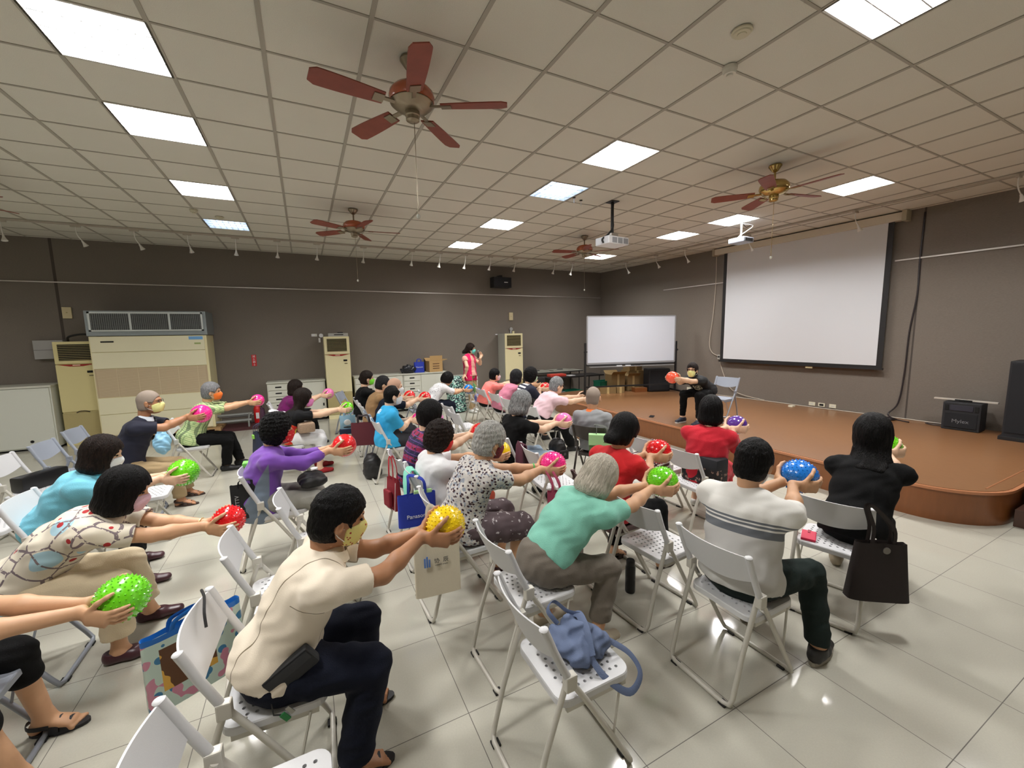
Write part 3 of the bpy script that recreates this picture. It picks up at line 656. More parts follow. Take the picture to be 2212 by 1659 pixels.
t = thing('red_case', 'flat red plastic case on the black table', 'case', (6.15, 9.5, .7), R(-4)); MB().box(-.24, .24, -.12, .12, 0, .07, .012).build('shell', mat('case_red', (206, 70, 56), .5), t); MB().tube([(-.06, -.125, .035), (-.06, -.15, .035), (.06, -.15, .035), (.06, -.125, .035)], .007, 6).build('handle', redp, t)
tag(MB().box(6.5, 6.72, 9.4, 9.6, .7, .706).build('paper_sheet', white), 'white sheet of paper on the black table beside the red case', 'paper')
gc = mat('crate_green', (20, 110, 84), .5)
def crate(label, x, y, z, sx, sy, h, mm, rz=0, grp=None):
    t = thing('plastic_crate', label, 'crate', (x, y, z), rz, grp); q = MB(); q.box(-sx, sx, -sy, -sy+.01, 0, h).box(-sx, sx, sy-.01, sy, 0, h).box(-sx, -sx+.01, -sy, sy, 0, h).box(sx-.01, sx, -sy, sy, 0, h).box(-sx, sx, -sy, sy, 0, .01); q.build('shell', mm, t)
    q = MB(); q.box(-sx-.012, sx+.012, -sy-.012, -sy+.004, h-.025, h).box(-sx-.012, sx+.012, sy-.004, sy+.012, h-.025, h).box(-sx-.012, -sx+.004, -sy, sy, h-.025, h).box(sx-.004, sx+.012, -sy, sy, h-.025, h); q.build('rim', mm, t)
crate('green plastic crate on the floor under the black table', 6.55, 9.35, 0, .22, .16, .32, gc); crate('grey translucent crate under the black table', 6.02, 9.45, 0, .25, .17, .3, mat('crate_grey', (130, 140, 142), .5)); crate('dark green crate behind the whiteboard post', 7.15, 8.75, SH, .2, .15, .26, gc)
t = thing('speaker_case', 'dark box standing at the left end of the black table', 'box', (5.5, 9.55, 0)); MB().box(-.18, .2, -.2, .2, 0, .72, .01).build('cabinet', mat('case_dark', (30, 27, 26), .6), t); MB().box(-.19, -.18, -.15, .15, .1, .62).build('grille', grille, t)
def carton(label, x, y, z, sx, sy, h, rz=0, flaps=True, mm=None):
    t = thing('carton', label, 'box', (x, y, z), R(rz), 'cartons behind the whiteboard'); mm = mm or mat('carton_tan_shaded', (138, 114, 74), .8, vary=.12); MB().box(-sx, sx, -sy, sy, 0, h, .003).build('box', mm, t)  # tan lowered to put the shade behind the whiteboard into the colour
    if flaps:
        for s_ in (-1, 1): MB().box(-sx, sx, -.002, .002, 0, .12, rot=Matrix.Rotation(R(-s_*50), 3, 'X'), piv=(0, 0, 0)).build('flap', mm, t, loc=(0, s_*sy, h))
    MB().box(-.03, .03, -sy-.002, -sy, 0, h).build('tape', mat('tape_tan', (196, 172, 120), .4), t)
carton('low patterned carton on the stage in front of the whiteboard crossbar', 6.85, 8.25, SH, .22, .12, .17, -16, False)
carton('second low carton beside it in front of the whiteboard crossbar', 7.16, 8.12, SH, .1, .1, .16, -16, False)
carton('open tan carton behind the left part of the whiteboard', 7.35, 8.5, SH, .2, .17, .45, -10)
carton('tan carton behind the middle of the whiteboard, flaps up', 7.75, 8.35, SH, .17, .17, .4, -14)
carton('large tan carton standing behind the right part of the whiteboard', 8.12, 8.62, SH, .28, .2, .5, -12, False)
carton('carton on top of the large tan carton', 8.05, 8.6, SH+.5, .2, .16, .16, -8, False)
t = thing('wooden_crate', 'small orange-brown wooden tray on the stage under the whiteboard', 'tray', (7.72, 7.98, SH), R(-16)); MB().box(-.17, .17, -.1, .1, 0, .11, .004).build('tray', st_side, t); MB().box(-.15, .15, -.08, .08, .11, .113).build('inside', st_top, t)
t = thing('floor_speaker', 'black slanted loudspeaker on the stage behind the right end of the whiteboard', 'speaker', (8.2, 7.85, SH), R(-20)); MB().box(-.3, .28, -.18, .18, 0, .6, .04).build('cabinet', mat('tower_black', (20, 20, 24), .6), t); MB().box(-.27, .25, -.188, -.18, .05, .55).build('grille', grille, t)
tag(MB().box(-.28, .28, -.12, .12, 0, .01, .002).build('foam_board', white, None, loc=(7.9, 8.3, .99)), 'white board edge resting below the whiteboard tray', 'board')
bpy.data.objects['foam_board'].location.z = SH+.45+.4 if False else 1.0
bpy.data.objects.remove(bpy.data.objects['foam_board'])
# exercise bench frame at left
t = thing('bench_frame', 'low grey tubular metal frame on a dark red base by the back wall', 'frame', (-1.35, 10.3, 0)); bt = mat('frame_steel', (150, 152, 150), .4, .5)
MB().box(-.6, .45, -.35, .25, 0, .06).build('base', mat('base_maroon', (66, 26, 30), .6), t)
for y, z in ((-.28, .2), (-.1, .3), (.1, .24)): MB().tube([(-.55, y, z), (.25, y+.02, z)], .028, 10).build('rail', bt, t)
for x in (-.5, .2): MB().tube([(x, -.3, .06), (x, -.28, .2), (x, -.1, .3), (x, .1, .24), (x, .15, .06)], .018, 8).build('support', bt, t)
q = MB(); q.tube([(-.62, .1, .06), (-.62, .1, .78), (-.42, .1, .78), (-.42, .1, .5)], .02, 8); q.build('upright', bt, t)
# cloth covered stand with leaf pattern
g = NG('leaf_print_cloth', .8); v, o_ = g.obj(); vo = g.voro(v, 22); n = g.noise(v, 30, 2); mz = g.n('Mapping'); mz.inputs['Rotation'].default_value = (0.6, .8, .4); mz.inputs['Scale'].default_value = (1, 1, 2.6); g.l(v, mz.inputs[0]); v2 = g.voro(mz.outputs[0], 16)
c = g.mix(g.math('GREATER_THAN', v2.outputs['Distance'], .42), (150, 214, 196), (36, 58, 62)); c = g.mix(g.math('LESS_THAN', n, .42), c, (214, 234, 224)); leaf = g.out(c)
t = thing('covered_trolley', 'upright bundle covered in mint leaf-print cloth beside the standing woman', 'trolley', (3.25, 9.55, 0), R(10))
m = MB(); NU, NVV = 28, 14; vs = []; fs = []
for i in range(NVV+1):
    f_ = i/NVV; z = .03+.85*f_; 
    for k in range(NU):
        a = 2*PI*k/NU; sx, sy = .17+.05*(1-f_), .15+.04*(1-f_); fold = 1+.07*math.sin(a*7+f_*2)*(1-f_*.7)
        rr = 1 if f_ < .93 else .9
        vs.append((sx*fold*rr*math.copysign(abs(math.cos(a))**.6, math.cos(a)), sy*fold*rr*math.copysign(abs(math.sin(a))**.6, math.sin(a)), z))
for i in range(NVV):
    for k in range(NU): fs.append((i*NU+k, i*NU+(k+1) % NU, (i+1)*NU+(k+1) % NU, (i+1)*NU+k))
fs.append(tuple(NVV*NU+k for k in range(NU))); m.add(vs, fs); m.build('cloth_cover', leaf, t, True, angle=80)
for x in (-.15, .15): MB().tube([(x, -.1, .03), (x, .1, .03)], .028, 12).build('wheel', rubber, t)
# things on the stage
t = thing('phone', 'dark smartphone lying near the front edge of the stage', 'phone', (5.6, 5.46, SH), R(35)); MB().box(-.08, .08, -.04, .04, 0, .01, .003).build('case', black, t); MB().box(-.072, .072, -.035, .035, .01, .0115).build('screen', mat('phone_glass', (30, 34, 40), .1), t)

# ================================================================ FOLDING CHAIRS
def seat_mesh():
    m = MB(); zt = .44; hx, hy = .15, .16; nx, ny = 9, 9; cw_, ch_ = 2*hx/nx, 2*hy/ny; r = .0075
    for j in range(ny):
        off = 0 if j % 2 == 0 else cw_/2; cnt = nx if j % 2 == 0 else nx-1; y0 = -hy+j*ch_
        if off:
            for a, b_ in ((-hx, -hx+off), (hx-off, hx)): m.add([(a, y0, zt), (b_, y0, zt), (b_, y0+ch_, zt), (a, y0+ch_, zt)], [(0, 1, 2, 3)])
        for i in range(cnt):
            x0 = -hx+off+i*cw_; cx_, cy_ = x0+cw_/2, y0+ch_/2
            outer = [(x0+cw_, cy_), (x0+cw_, y0+ch_), (cx_, y0+ch_), (x0, y0+ch_), (x0, cy_), (x0, y0), (cx_, y0), (x0+cw_, y0)]
            inner = [(cx_+r*math.cos(k*PI/4), cy_+r*math.sin(k*PI/4)) for k in range(8)]
            vs = [(a, b_, zt) for a, b_ in outer]+[(a, b_, zt) for a, b_ in inner]+[(a, b_, zt-.012) for a, b_ in inner]
            m.add(vs, [(k, (k+1) % 8, 8+(k+1) % 8, 8+k) for k in range(8)]+[(8+k, 8+(k+1) % 8, 16+(k+1) % 8, 16+k) for k in range(8)])
    ro = .055; HX, HY = .185, .19; P = []
    for qx, qy, a0 in ((1, 1, 0), (-1, 1, 90), (-1, -1, 180), (1, -1, 270)):
        for k in range(7):
            a = R(a0+k*15); P.append((qx*(HX-ro)+ro*math.cos(a), qy*(HY-ro)+ro*math.sin(a)))
    n = len(P); rings = [([(max(-hx, min(hx, x)), max(-hy, min(hy, y)), zt) for x, y in P]), [(x*.985, y*.985, zt) for x, y in P], [(x, y, zt-.006) for x, y in P], [(x, y, zt-.032) for x, y in P], [(x*.97, y*.97, zt-.032) for x, y in P]]
    vs = [p for rg in rings for p in rg]; fs = []
    for g_ in range(len(rings)-1):
        for k in range(n): fs.append((g_*n+k, g_*n+(k+1) % n, (g_+1)*n+(k+1) % n, (g_+1)*n+k))
    fs.append(tuple((len(rings)-1)*n+k for k in range(n)))
    m.add(vs, fs); return m
def make_chair(seat_m, back_m, frame_m, name='folding_chair'):
    t = thing(name, '', 'chair')
    s_ = seat_mesh().build('seat', seat_m, t)
    me = s_.data; bm = bmesh.new(); bm.from_mesh(me); bmesh.ops.remove_doubles(bm, verts=bm.verts[:], dist=.0004); bm.to_mesh(me); bm.free()
    # curved backrest
    q = MB(); NU, NV_ = 16, 5; vs = []; fs = []
    for side in (0, 1):
        for j in range(NV_+1):
            for i in range(NU+1):
                u = -1+2*i/NU; v = j/NV_; ztop = .798; zbot = .66-.045*(1-u*u); z = zbot+(ztop-zbot)*v
                xl = -.265+(.80-z)*.40; x = xl-.04*(1-u*u)-(.0035 if side else -.0035)
                vs.append((x, u*.205, z))
    row = NU+1; sh = row*(NV_+1)
    for side in (0, 1):
        for j in range(NV_):
            for i in range(NU):
                a = side*sh+j*row+i; fs.append((a, a+1, a+row+1, a+row))
    for i in range(NU): fs.append((i, i+1, sh+i+1, sh+i)); b_ = NV_*row; fs.append((b_+i, b_+i+1, sh+b_+i+1, sh+b_+i))
    for j in range(NV_): fs.append((j*row, (j+1)*row, sh+(j+1)*row, sh+j*row)); fs.append((j*row+NU, (j+1)*row+NU, sh+(j+1)*row+NU, sh+j*row+NU))
    q.add(vs, fs); bk = q.build('backrest', back_m, t, True)
    for s in (-1, 1):
        y = s*.205
        sl = MB().tube([(-.267, y, .80), (-.25, y, .76), (-.222, y, .69), (-.165, y, .568)], [.0175, .017, .0165, .0165], 10).build('post_sleeve', back_m, bk, True)
        MB().ell((-.268, y, .80), (.018, .018, .009), 12, 6).build('end_cap', white if back_m is chair_white else back_m, bk, True)
        MB().box(-.178, -.128, y-.02, y+.016, .51, .575, .006).build('hinge', frame_m, t)
        MB().box(-.15, .15, s*.178-.008, s*.178+.008, .385, .409).build('seat_rail', frame_m, t)
        MB().tube([(-.10, y-.03*s, .455), (-.10, y+.006*s, .455)], .007, 6).build('rivet', frame_m, t)
        MB().tube([(.12, y-.02*s, .398), (.07, y, .20)], .006, 6).build('link_bar', frame_m, t)
    f = [(-.165, -.205, .57), (-.155, -.205, .55), (-.07, -.205, .42), (.145, -.205, .06), (.17, -.2, .018), (.178, -.17, .012), (.178, .17, .012), (.17, .2, .018), (.145, .205, .06), (-.07, .205, .42), (-.155, .205, .55), (-.165, .205, .57)]
    MB().tube(f, .0125, 10).build('front_frame', frame_m, t, True, angle=60)
    f = [(-.15, -.188, .54), (-.255, -.188, .245), (-.305, -.188, .055), (-.318, -.18, .018), (-.325, -.15, .012), (-.325, .15, .012), (-.318, .18, .018), (-.305, .188, .055), (-.255, .188, .245), (-.15, .188, .54)]
    MB().tube(f, .0125, 10).build('rear_frame', frame_m, t, True, angle=60)
    MB().tube([(-.02, -.185, .40), (-.02, .185, .40)], .008, 6).build('cross_rod', frame_m, t)
    for x, s in ((.174, 1), (.174, -1), (-.32, 1), (-.32, -1)): MB().box(x-.02, x+.02, s*.15-.02, s*.15+.02, 0, .012, .003).build('rubber_foot', rubber, t)
    return t
wc = make_chair(chair_white, chair_white, chair_frame)
gc_ = make_chair(chair_blue, chair_blue, chair_grey)
dc = make_chair(chair_dark, chair_dark, chair_dark)
brc = make_chair(chair_brown, chair_brown, chair_frame)
CH = [
 (wc, 2.09, 1.35, 0, 'white folding chair under the man in the striped white polo'),
 (wc, .98, 1.40, 0, 'empty white folding chair with a blue-grey bag on its seat, front'),
 (wc, 1.10, 1.96, 2, 'white folding chair under the woman in the mint t-shirt'),
 (wc, 2.09, 1.96, 5, 'empty perforated white chair between the mint woman and the striped polo man'),
 (wc, 3.17, 1.40, 16, 'white folding chair with a hung brown tote and a red wallet on its seat'),
 (wc, 3.30, 2.61, -2, 'white folding chair holding the black floral bag'),
 (wc, 3.31, 3.13, 3, 'white folding chair holding the polka dot bag'),
 (brc, 2.1, 2.40, 0, 'brown-backed folding chair under the woman in the red t-shirt'),
 (dc, 3.13, 3.93, 30, 'dark folding chair under the man in the grey jacket'),
 (wc, 2.11, 3.32, -7, 'white folding chair with a maroon scarf draped on its back'),
 (wc, 2.09, 3.97, 0, 'white folding chair under the silver-haired woman in the black top'),
 (wc, 3.25, 5.40, 0, 'white folding chair under the man in the pale pink polo'),
 (wc, 2.18, 6.12, 4, 'empty white folding chair, farther of two in the middle of the room'),
 (wc, 2.09, 5.51, 0, 'empty white folding chair, nearer of two in the middle of the room'),
 (wc, 3.36, 7.61, 0, 'white folding chair with a purple plastic bag on the seat'),
 (wc, 3.33, 6.89, 0, 'white folding chair under the woman in the mauve top'),
 (wc, 3.26, 6.19, 0, 'white folding chair nearest the woman in the striped navy top'),
 (wc, 1.01, 5.51, 4, 'white folding chair under the man in the bright blue t-shirt'),
 (gc_, 1.0, 6.16, 2, 'grey folding chair under the bald man in the navy shirt'),
 (wc, 1.0, 6.86, 0, 'white folding chair under the person in the tan vest'),
 (wc, 1.0, 7.6, 0, 'white folding chair under the woman in the green mask'),
 (wc, .93, 3.79, 3, 'white folding chair with the dark red insulated bag hung behind the plaid shirt woman'),
 (wc, .97, 3.29, 0, 'white folding chair with the royal blue tote and mint towel'),
 (wc, .94, 2.66, 2, 'white folding chair with the cream canvas tote under the grey curly-haired woman'),
 (wc, -.26, 3.96, 2, 'white folding chair under the woman in the purple cardigan'),
 (wc, .04, 3.13, 2, 'empty white folding chair just beyond the cream polo man, farther one'),
 (wc, -.18, 2.59, 4, 'empty white folding chair beside the red spiky ball, behind the cream polo man'),
 (wc, -.19, 1.88, -3, 'white folding chair under the man in the cream polo, black strap on its corner'),
 (wc, -.2, 1.28, 0, 'white folding chair cut by the bottom edge at left'),
 (wc, -.28, 6.3, 0, 'white folding chair under the woman with the green ball and wavy hair'),
 (wc, -.33, 7.9, 5, 'white folding chair under the woman in the magenta top'),
 (gc_, .79, 8.61, -21, 'blue-grey folding chair standing alone by the far air conditioner'),
 (gc_, 1.95, 7.9, 0, 'grey folding chair behind the navy shirt man, near the red balls'),
 (wc, 2.25, 7.95, 0, 'white folding chair under the woman in the white printed blouse'),
 (gc_, -2.41, 6.97, -3, 'grey folding chair farthest left, in front of the yellowed air conditioner'),
 (gc_, -2.37, 6.2, -3, 'blue-grey folding chair left of the man in the navy polo'),
 (wc, -2.43, 5.6, -3, 'white folding chair with the black handbag on its seat at the left edge'),
 (gc_, -1.70, 5.62, 3, 'blue-grey folding chair under the man in the navy polo'),
 (wc, -1.45, 4.95, 4, 'pale folding chair between the navy polo man and the aqua shirt woman'),
 (wc, -1.45, 6.95, 0, 'white folding chair under the man in the green plaid shirt'),
 (wc, -1.62, 4.06, 0, 'white folding chair under the woman in the aqua polo'),
 (gc_, -1.5, 3.15, 0, 'blue-grey folding chair under the woman in the patterned blouse'),
 (gc_, -1.42, 2.42, 0, 'grey folding chair at the left edge under the bare-armed person'),
 (wc, -2.35, 4.65, -3, 'white folding chair at the left edge in front of the aqua polo woman'),
]
CHO = {}
chair_used = {}
for src, x, y, a, lb in CH:
    if src.name not in chair_used: chair_used[src.name] = src; src.location = (x, y, 0); src.rotation_euler = (0, 0, R(a)); src['label'] = lb; src['group'] = 'folding chairs in rows'; o = src
    else: o = dup(src, (x, y, 0), R(a), lb, 'folding chairs in rows')
    CHO[lb] = o
dup(gc_, (6.30, 4.62, SH), R(188), 'pale blue folding chair on the stage behind the instructor', 'folding chairs in rows').scale = (.95, .95, .92)

# ================================================================ BODIES: signed distance fields turned into one continuous surface
f32 = np.float32
def nrm(v): v = np.asarray(v, float); return v/(np.linalg.norm(v)+1e-9)
class Field:
    def __init__(s, vox): s.vox = vox; s.pr = []; s.cuts = []; s.noise = None
    def seg(s, p0, p1, r0, r1, side=(0, 1, 0), k=.012, c=None, sub=False):
        """elliptical rounded cone; r = radius or (along side, across)"""
        r0 = (r0, r0) if not isinstance(r0, tuple) else r0; r1 = (r1, r1) if not isinstance(r1, tuple) else r1
        s.pr.append(('s', np.array(p0, float), np.array(p1, float), r0, r1, nrm(side), k, sub)); return s
    def ell(s, c, rad, axes, k=.012, sub=False):
        s.pr.append(('e', np.array(c, float), rad, [nrm(a) for a in axes], None, None, k, sub)); return s
    def cut(s, p, n): s.cuts.append((np.array(p, float), nrm(n))); return s      # keeps the side n points away from
    def mesh(s, name, m, parent, base, attr=None, extra=None):
        lo = np.array([1e9]*3); hi = -lo
        for p in s.pr:
            if p[7]: continue
            if p[0] == 's':
                r = max(p[3]+p[4]); a = np.minimum(p[1], p[2])-r; b = np.maximum(p[1], p[2])+r
            else: r = max(p[2]); a = p[1]-r; b = p[1]+r
            lo = np.minimum(lo, a); hi = np.maximum(hi, b)
        vx = s.vox; lo -= 4*vx; hi += 4*vx
        n = np.ceil((hi-lo)/vx).astype(int)+1
        ax = [(lo[i]+vx*np.arange(n[i])).astype(f32) for i in range(3)]
        F = np.full(n, .05, f32)
        for p in s.pr:
            mg = 4*vx+p[6]
            if p[0] == 's':
                r = max(p[3]+p[4]); a = np.minimum(p[1], p[2])-r-mg; b = np.maximum(p[1], p[2])+r+mg
            else: r = max(p[2]); a = p[1]-r-mg; b = p[1]+r+mg
            i0 = np.clip(((a-lo)/vx).astype(int), 0, n); i1 = np.clip(((b-lo)/vx).astype(int)+2, 0, n)
            if (i1 <= i0).any(): continue
            sl = tuple(slice(i0[i], i1[i]) for i in range(3))
            X = ax[0][sl[0]][:, None, None]; Y = ax[1][sl[1]][None, :, None]; Z = ax[2][sl[2]][None, None, :]
            if p[0] == 's':
                p0, p1, r0, r1, sd = p[1], p[2], p[3], p[4], p[5]
                d = p1-p0; L2 = float(d@d)+1e-12; dn = d/math.sqrt(L2)
                sd = sd-dn*(sd@dn); sd = nrm(sd) if np.linalg.norm(sd) > 1e-4 else nrm(np.cross(dn, [.3, .5, .8])); wv = np.cross(dn, sd)
                qx, qy, qz = X-f32(p0[0]), Y-f32(p0[1]), Z-f32(p0[2])
                dot = lambda v: qx*f32(v[0])+qy*f32(v[1])+qz*f32(v[2])
                h = dot(dn); L = math.sqrt(L2); t = np.clip(h/f32(L), 0, 1); e = h-t*f32(L)
                A = r0[0]+(r1[0]-r0[0])*t; B = r0[1]+(r1[1]-r0[1])*t
                x = dot(sd); y = dot(wv)
                if r0[0] == r0[1] and r1[0] == r1[1]: D = np.sqrt(x*x+y*y+e*e)-A
                else:
                    C_ = np.minimum(A, B)
                    k1 = np.sqrt((x/A)**2+(y/B)**2+(e/C_)**2)+1e-6; k2 = np.sqrt((x/A**2)**2+(y/B**2)**2+(e/C_**2)**2)+1e-6
                    D = k1*(k1-1)/k2
            else:
                c, rad, axs = p[1], p[2], p[3]; qx, qy, qz = X-f32(c[0]), Y-f32(c[1]), Z-f32(c[2]); k1 = 0; k2 = 0
                for a_, r_ in zip(axs, rad):
                    u = (qx*f32(a_[0])+qy*f32(a_[1])+qz*f32(a_[2])); k1 = k1+(u/r_)**2; k2 = k2+(u/r_**2)**2
                k1 = np.sqrt(k1)+1e-6; D = k1*(k1-1)/(np.sqrt(k2)+1e-6)
            D = D.astype(f32); G = F[sl]; k = p[6]
            if p[7]: F[sl] = np.maximum(G, -D)
            else:
                h = np.maximum(k-np.abs(G-D), 0)/k; F[sl] = np.minimum(G, D)-h*h*k*.25
        if s.noise is not None:
            amp, fr, kind = s.noise
            X = ax[0][:, None, None]; Y = ax[1][None, :, None]; Z = ax[2][None, None, :]
            if kind == 'strand':
                H_, a_s, a_f, a_u = s.fr; dt = lambda v: (X-f32(H_[0]))*f32(v[0])+(Y-f32(H_[1]))*f32(v[1])+(Z-f32(H_[2]))*f32(v[2])
                q1, q2, q3 = dt(a_s), dt(a_f), dt(a_u); an_ = np.arctan2(q1, q2+.02)
                a = np.sin(an_*fr+2.0*np.sin(q3*26+an_*3))+.6*np.sin(an_*fr*2.3+1.5*np.sin(q3*40))+.5*np.sin(q3*60+an_*5)
            elif kind == 'fold':
                a = np.sin(fr*(.9*X+.5*Y+.8*Z)+2*np.sin(fr*.43*(Y-.6*X+.3*Z)))+.6*np.sin(fr*1.9*(-.5*X+.8*Y+.9*Z)+2.2*np.sin(fr*.6*(X+Z)))
            else:
                a = np.sin(fr*X+1.3*np.sin(fr*.7*Z))*np.sin(fr*1.1*Y+1.7*np.sin(fr*.6*X))+np.sin(fr*1.2*Z+np.sin(fr*.8*Y))*.5+.5*np.sin(fr*2.3*X+2*np.sin(fr*1.1*Y))*np.sin(fr*2.1*Z+np.sin(fr*1.9*Y))
            F += (amp*a).astype(f32)
        for c, nn in s.cuts:
            pl = (ax[0][:, None, None]-f32(c[0]))*f32(nn[0])+(ax[1][None, :, None]-f32(c[1]))*f32(nn[1])+(ax[2][None, None, :]-f32(c[2]))*f32(nn[2])
            np.maximum(F, pl, out=F)
        if extra is not None: F = extra(F, ax)
        g = vdb.FloatGrid(.05); g.copyFromArray(F); P, Q = g.convertToQuads(0.0)
        P = P*vx+lo-np.array(base)
        me = bpy.data.meshes.new(name); nv, nf = len(P), len(Q)
        me.vertices.add(nv); me.vertices.foreach_set('co', P.astype(f32).ravel())
        me.loops.add(nf*4); me.loops.foreach_set('vertex_index', Q[:, ::-1].astype(np.int32).ravel())
        me.polygons.add(nf); me.polygons.foreach_set('loop_start', np.arange(0, nf*4, 4, dtype=np.int32))
        me.polygons.foreach_set('use_smooth', np.ones(nf, bool))
        me.materials.append(m); me.update(calc_edges=True)
        if attr is not None:
            at = me.attributes.new('tc', 'FLOAT_VECTOR', 'POINT'); at.data.foreach_set('vector', attr(P+np.array(base)).astype(f32).ravel())
        o = bpy.data.objects.new(name, me); COL.objects.link(o); o.parent = parent; return o

def ik(a, b, l1, l2, pole):
    a, b = np.array(a, float), np.array(b, float); d = b-a; L = np.linalg.norm(d)
    if L > (l1+l2)*.995: k = L/((l1+l2)*.995); l1 *= k; l2 *= k
    x = (l1*l1-l2*l2+L*L)/(2*L); h = math.sqrt(max(l1*l1-x*x, 0)); dn = d/L; p = np.array(pole, float); p = nrm(p-dn*(p@dn))
    return a+dn*x+p*h
def hand(F, ctr, rad, side, fw, uv, tilt, k=.005, wrist_only=False, sc=1.0, fing=True):
    """a hand laid round the sphere (ctr, rad); side = direction from the centre to this hand. returns the wrist"""
    ctr = np.array(ctr, float); S, Fw, U = nrm(side), nrm(fw), nrm(uv)
    ct, st = math.cos(tilt), math.sin(tilt)
    def P(al, el, off):
        al, el = R(al), R(el); d = math.cos(el)*(math.cos(al)*S+math.sin(al)*Fw)+math.sin(el)*U
        d = d*ct+np.cross(Fw, d)*st+Fw*(Fw@d)*(1-ct)
        return ctr+d*(rad+off)
    q = .095/rad
    W = P(-78*q**.5, -4, .035)
    if F is None: return W
    r = .0088*sc
    pal0, pal1 = P(-50*q, -2, .02), P(-14*q, -2, .016)
    F.seg(W, pal0, (.026*sc, .02*sc), (.036*sc, .018*sc), side=U, k=.012)
    F.seg(pal0, pal1, (.037*sc, .017*sc), (.04*sc, .013*sc), side=U, k=.012)
    for el, ln, rr in ((15, 46, 1.0), (5, 52, 1.03), (-6, 48, 1.0), (-17, 38, .88)):
        a0 = -16*q; pts = [P(a0, el*.8*q, .013), P(a0+ln*.42*q, el*1.05*q, .0125), P(a0+ln*.75*q, el*1.15*q, .010), P(a0+ln*q, el*1.2*q, .0085)]
        rs = [r*1.12*rr, r*1.05*rr, r*.95*rr, r*.8*rr]
        for i in range(3): F.seg(pts[i], pts[i+1], rs[i], rs[i+1], k=k)
    pts = [P(-52*q, 12*q, .018), P(-36*q, 34*q, .016), P(-20*q, 48*q, .013), P(-8*q, 56*q, .0105)]
    for i in range(3): F.seg(pts[i], pts[i+1], r*(1.5, 1.3, 1.12)[i], r*(1.3, 1.12, .88)[i], k=.007)
    return W

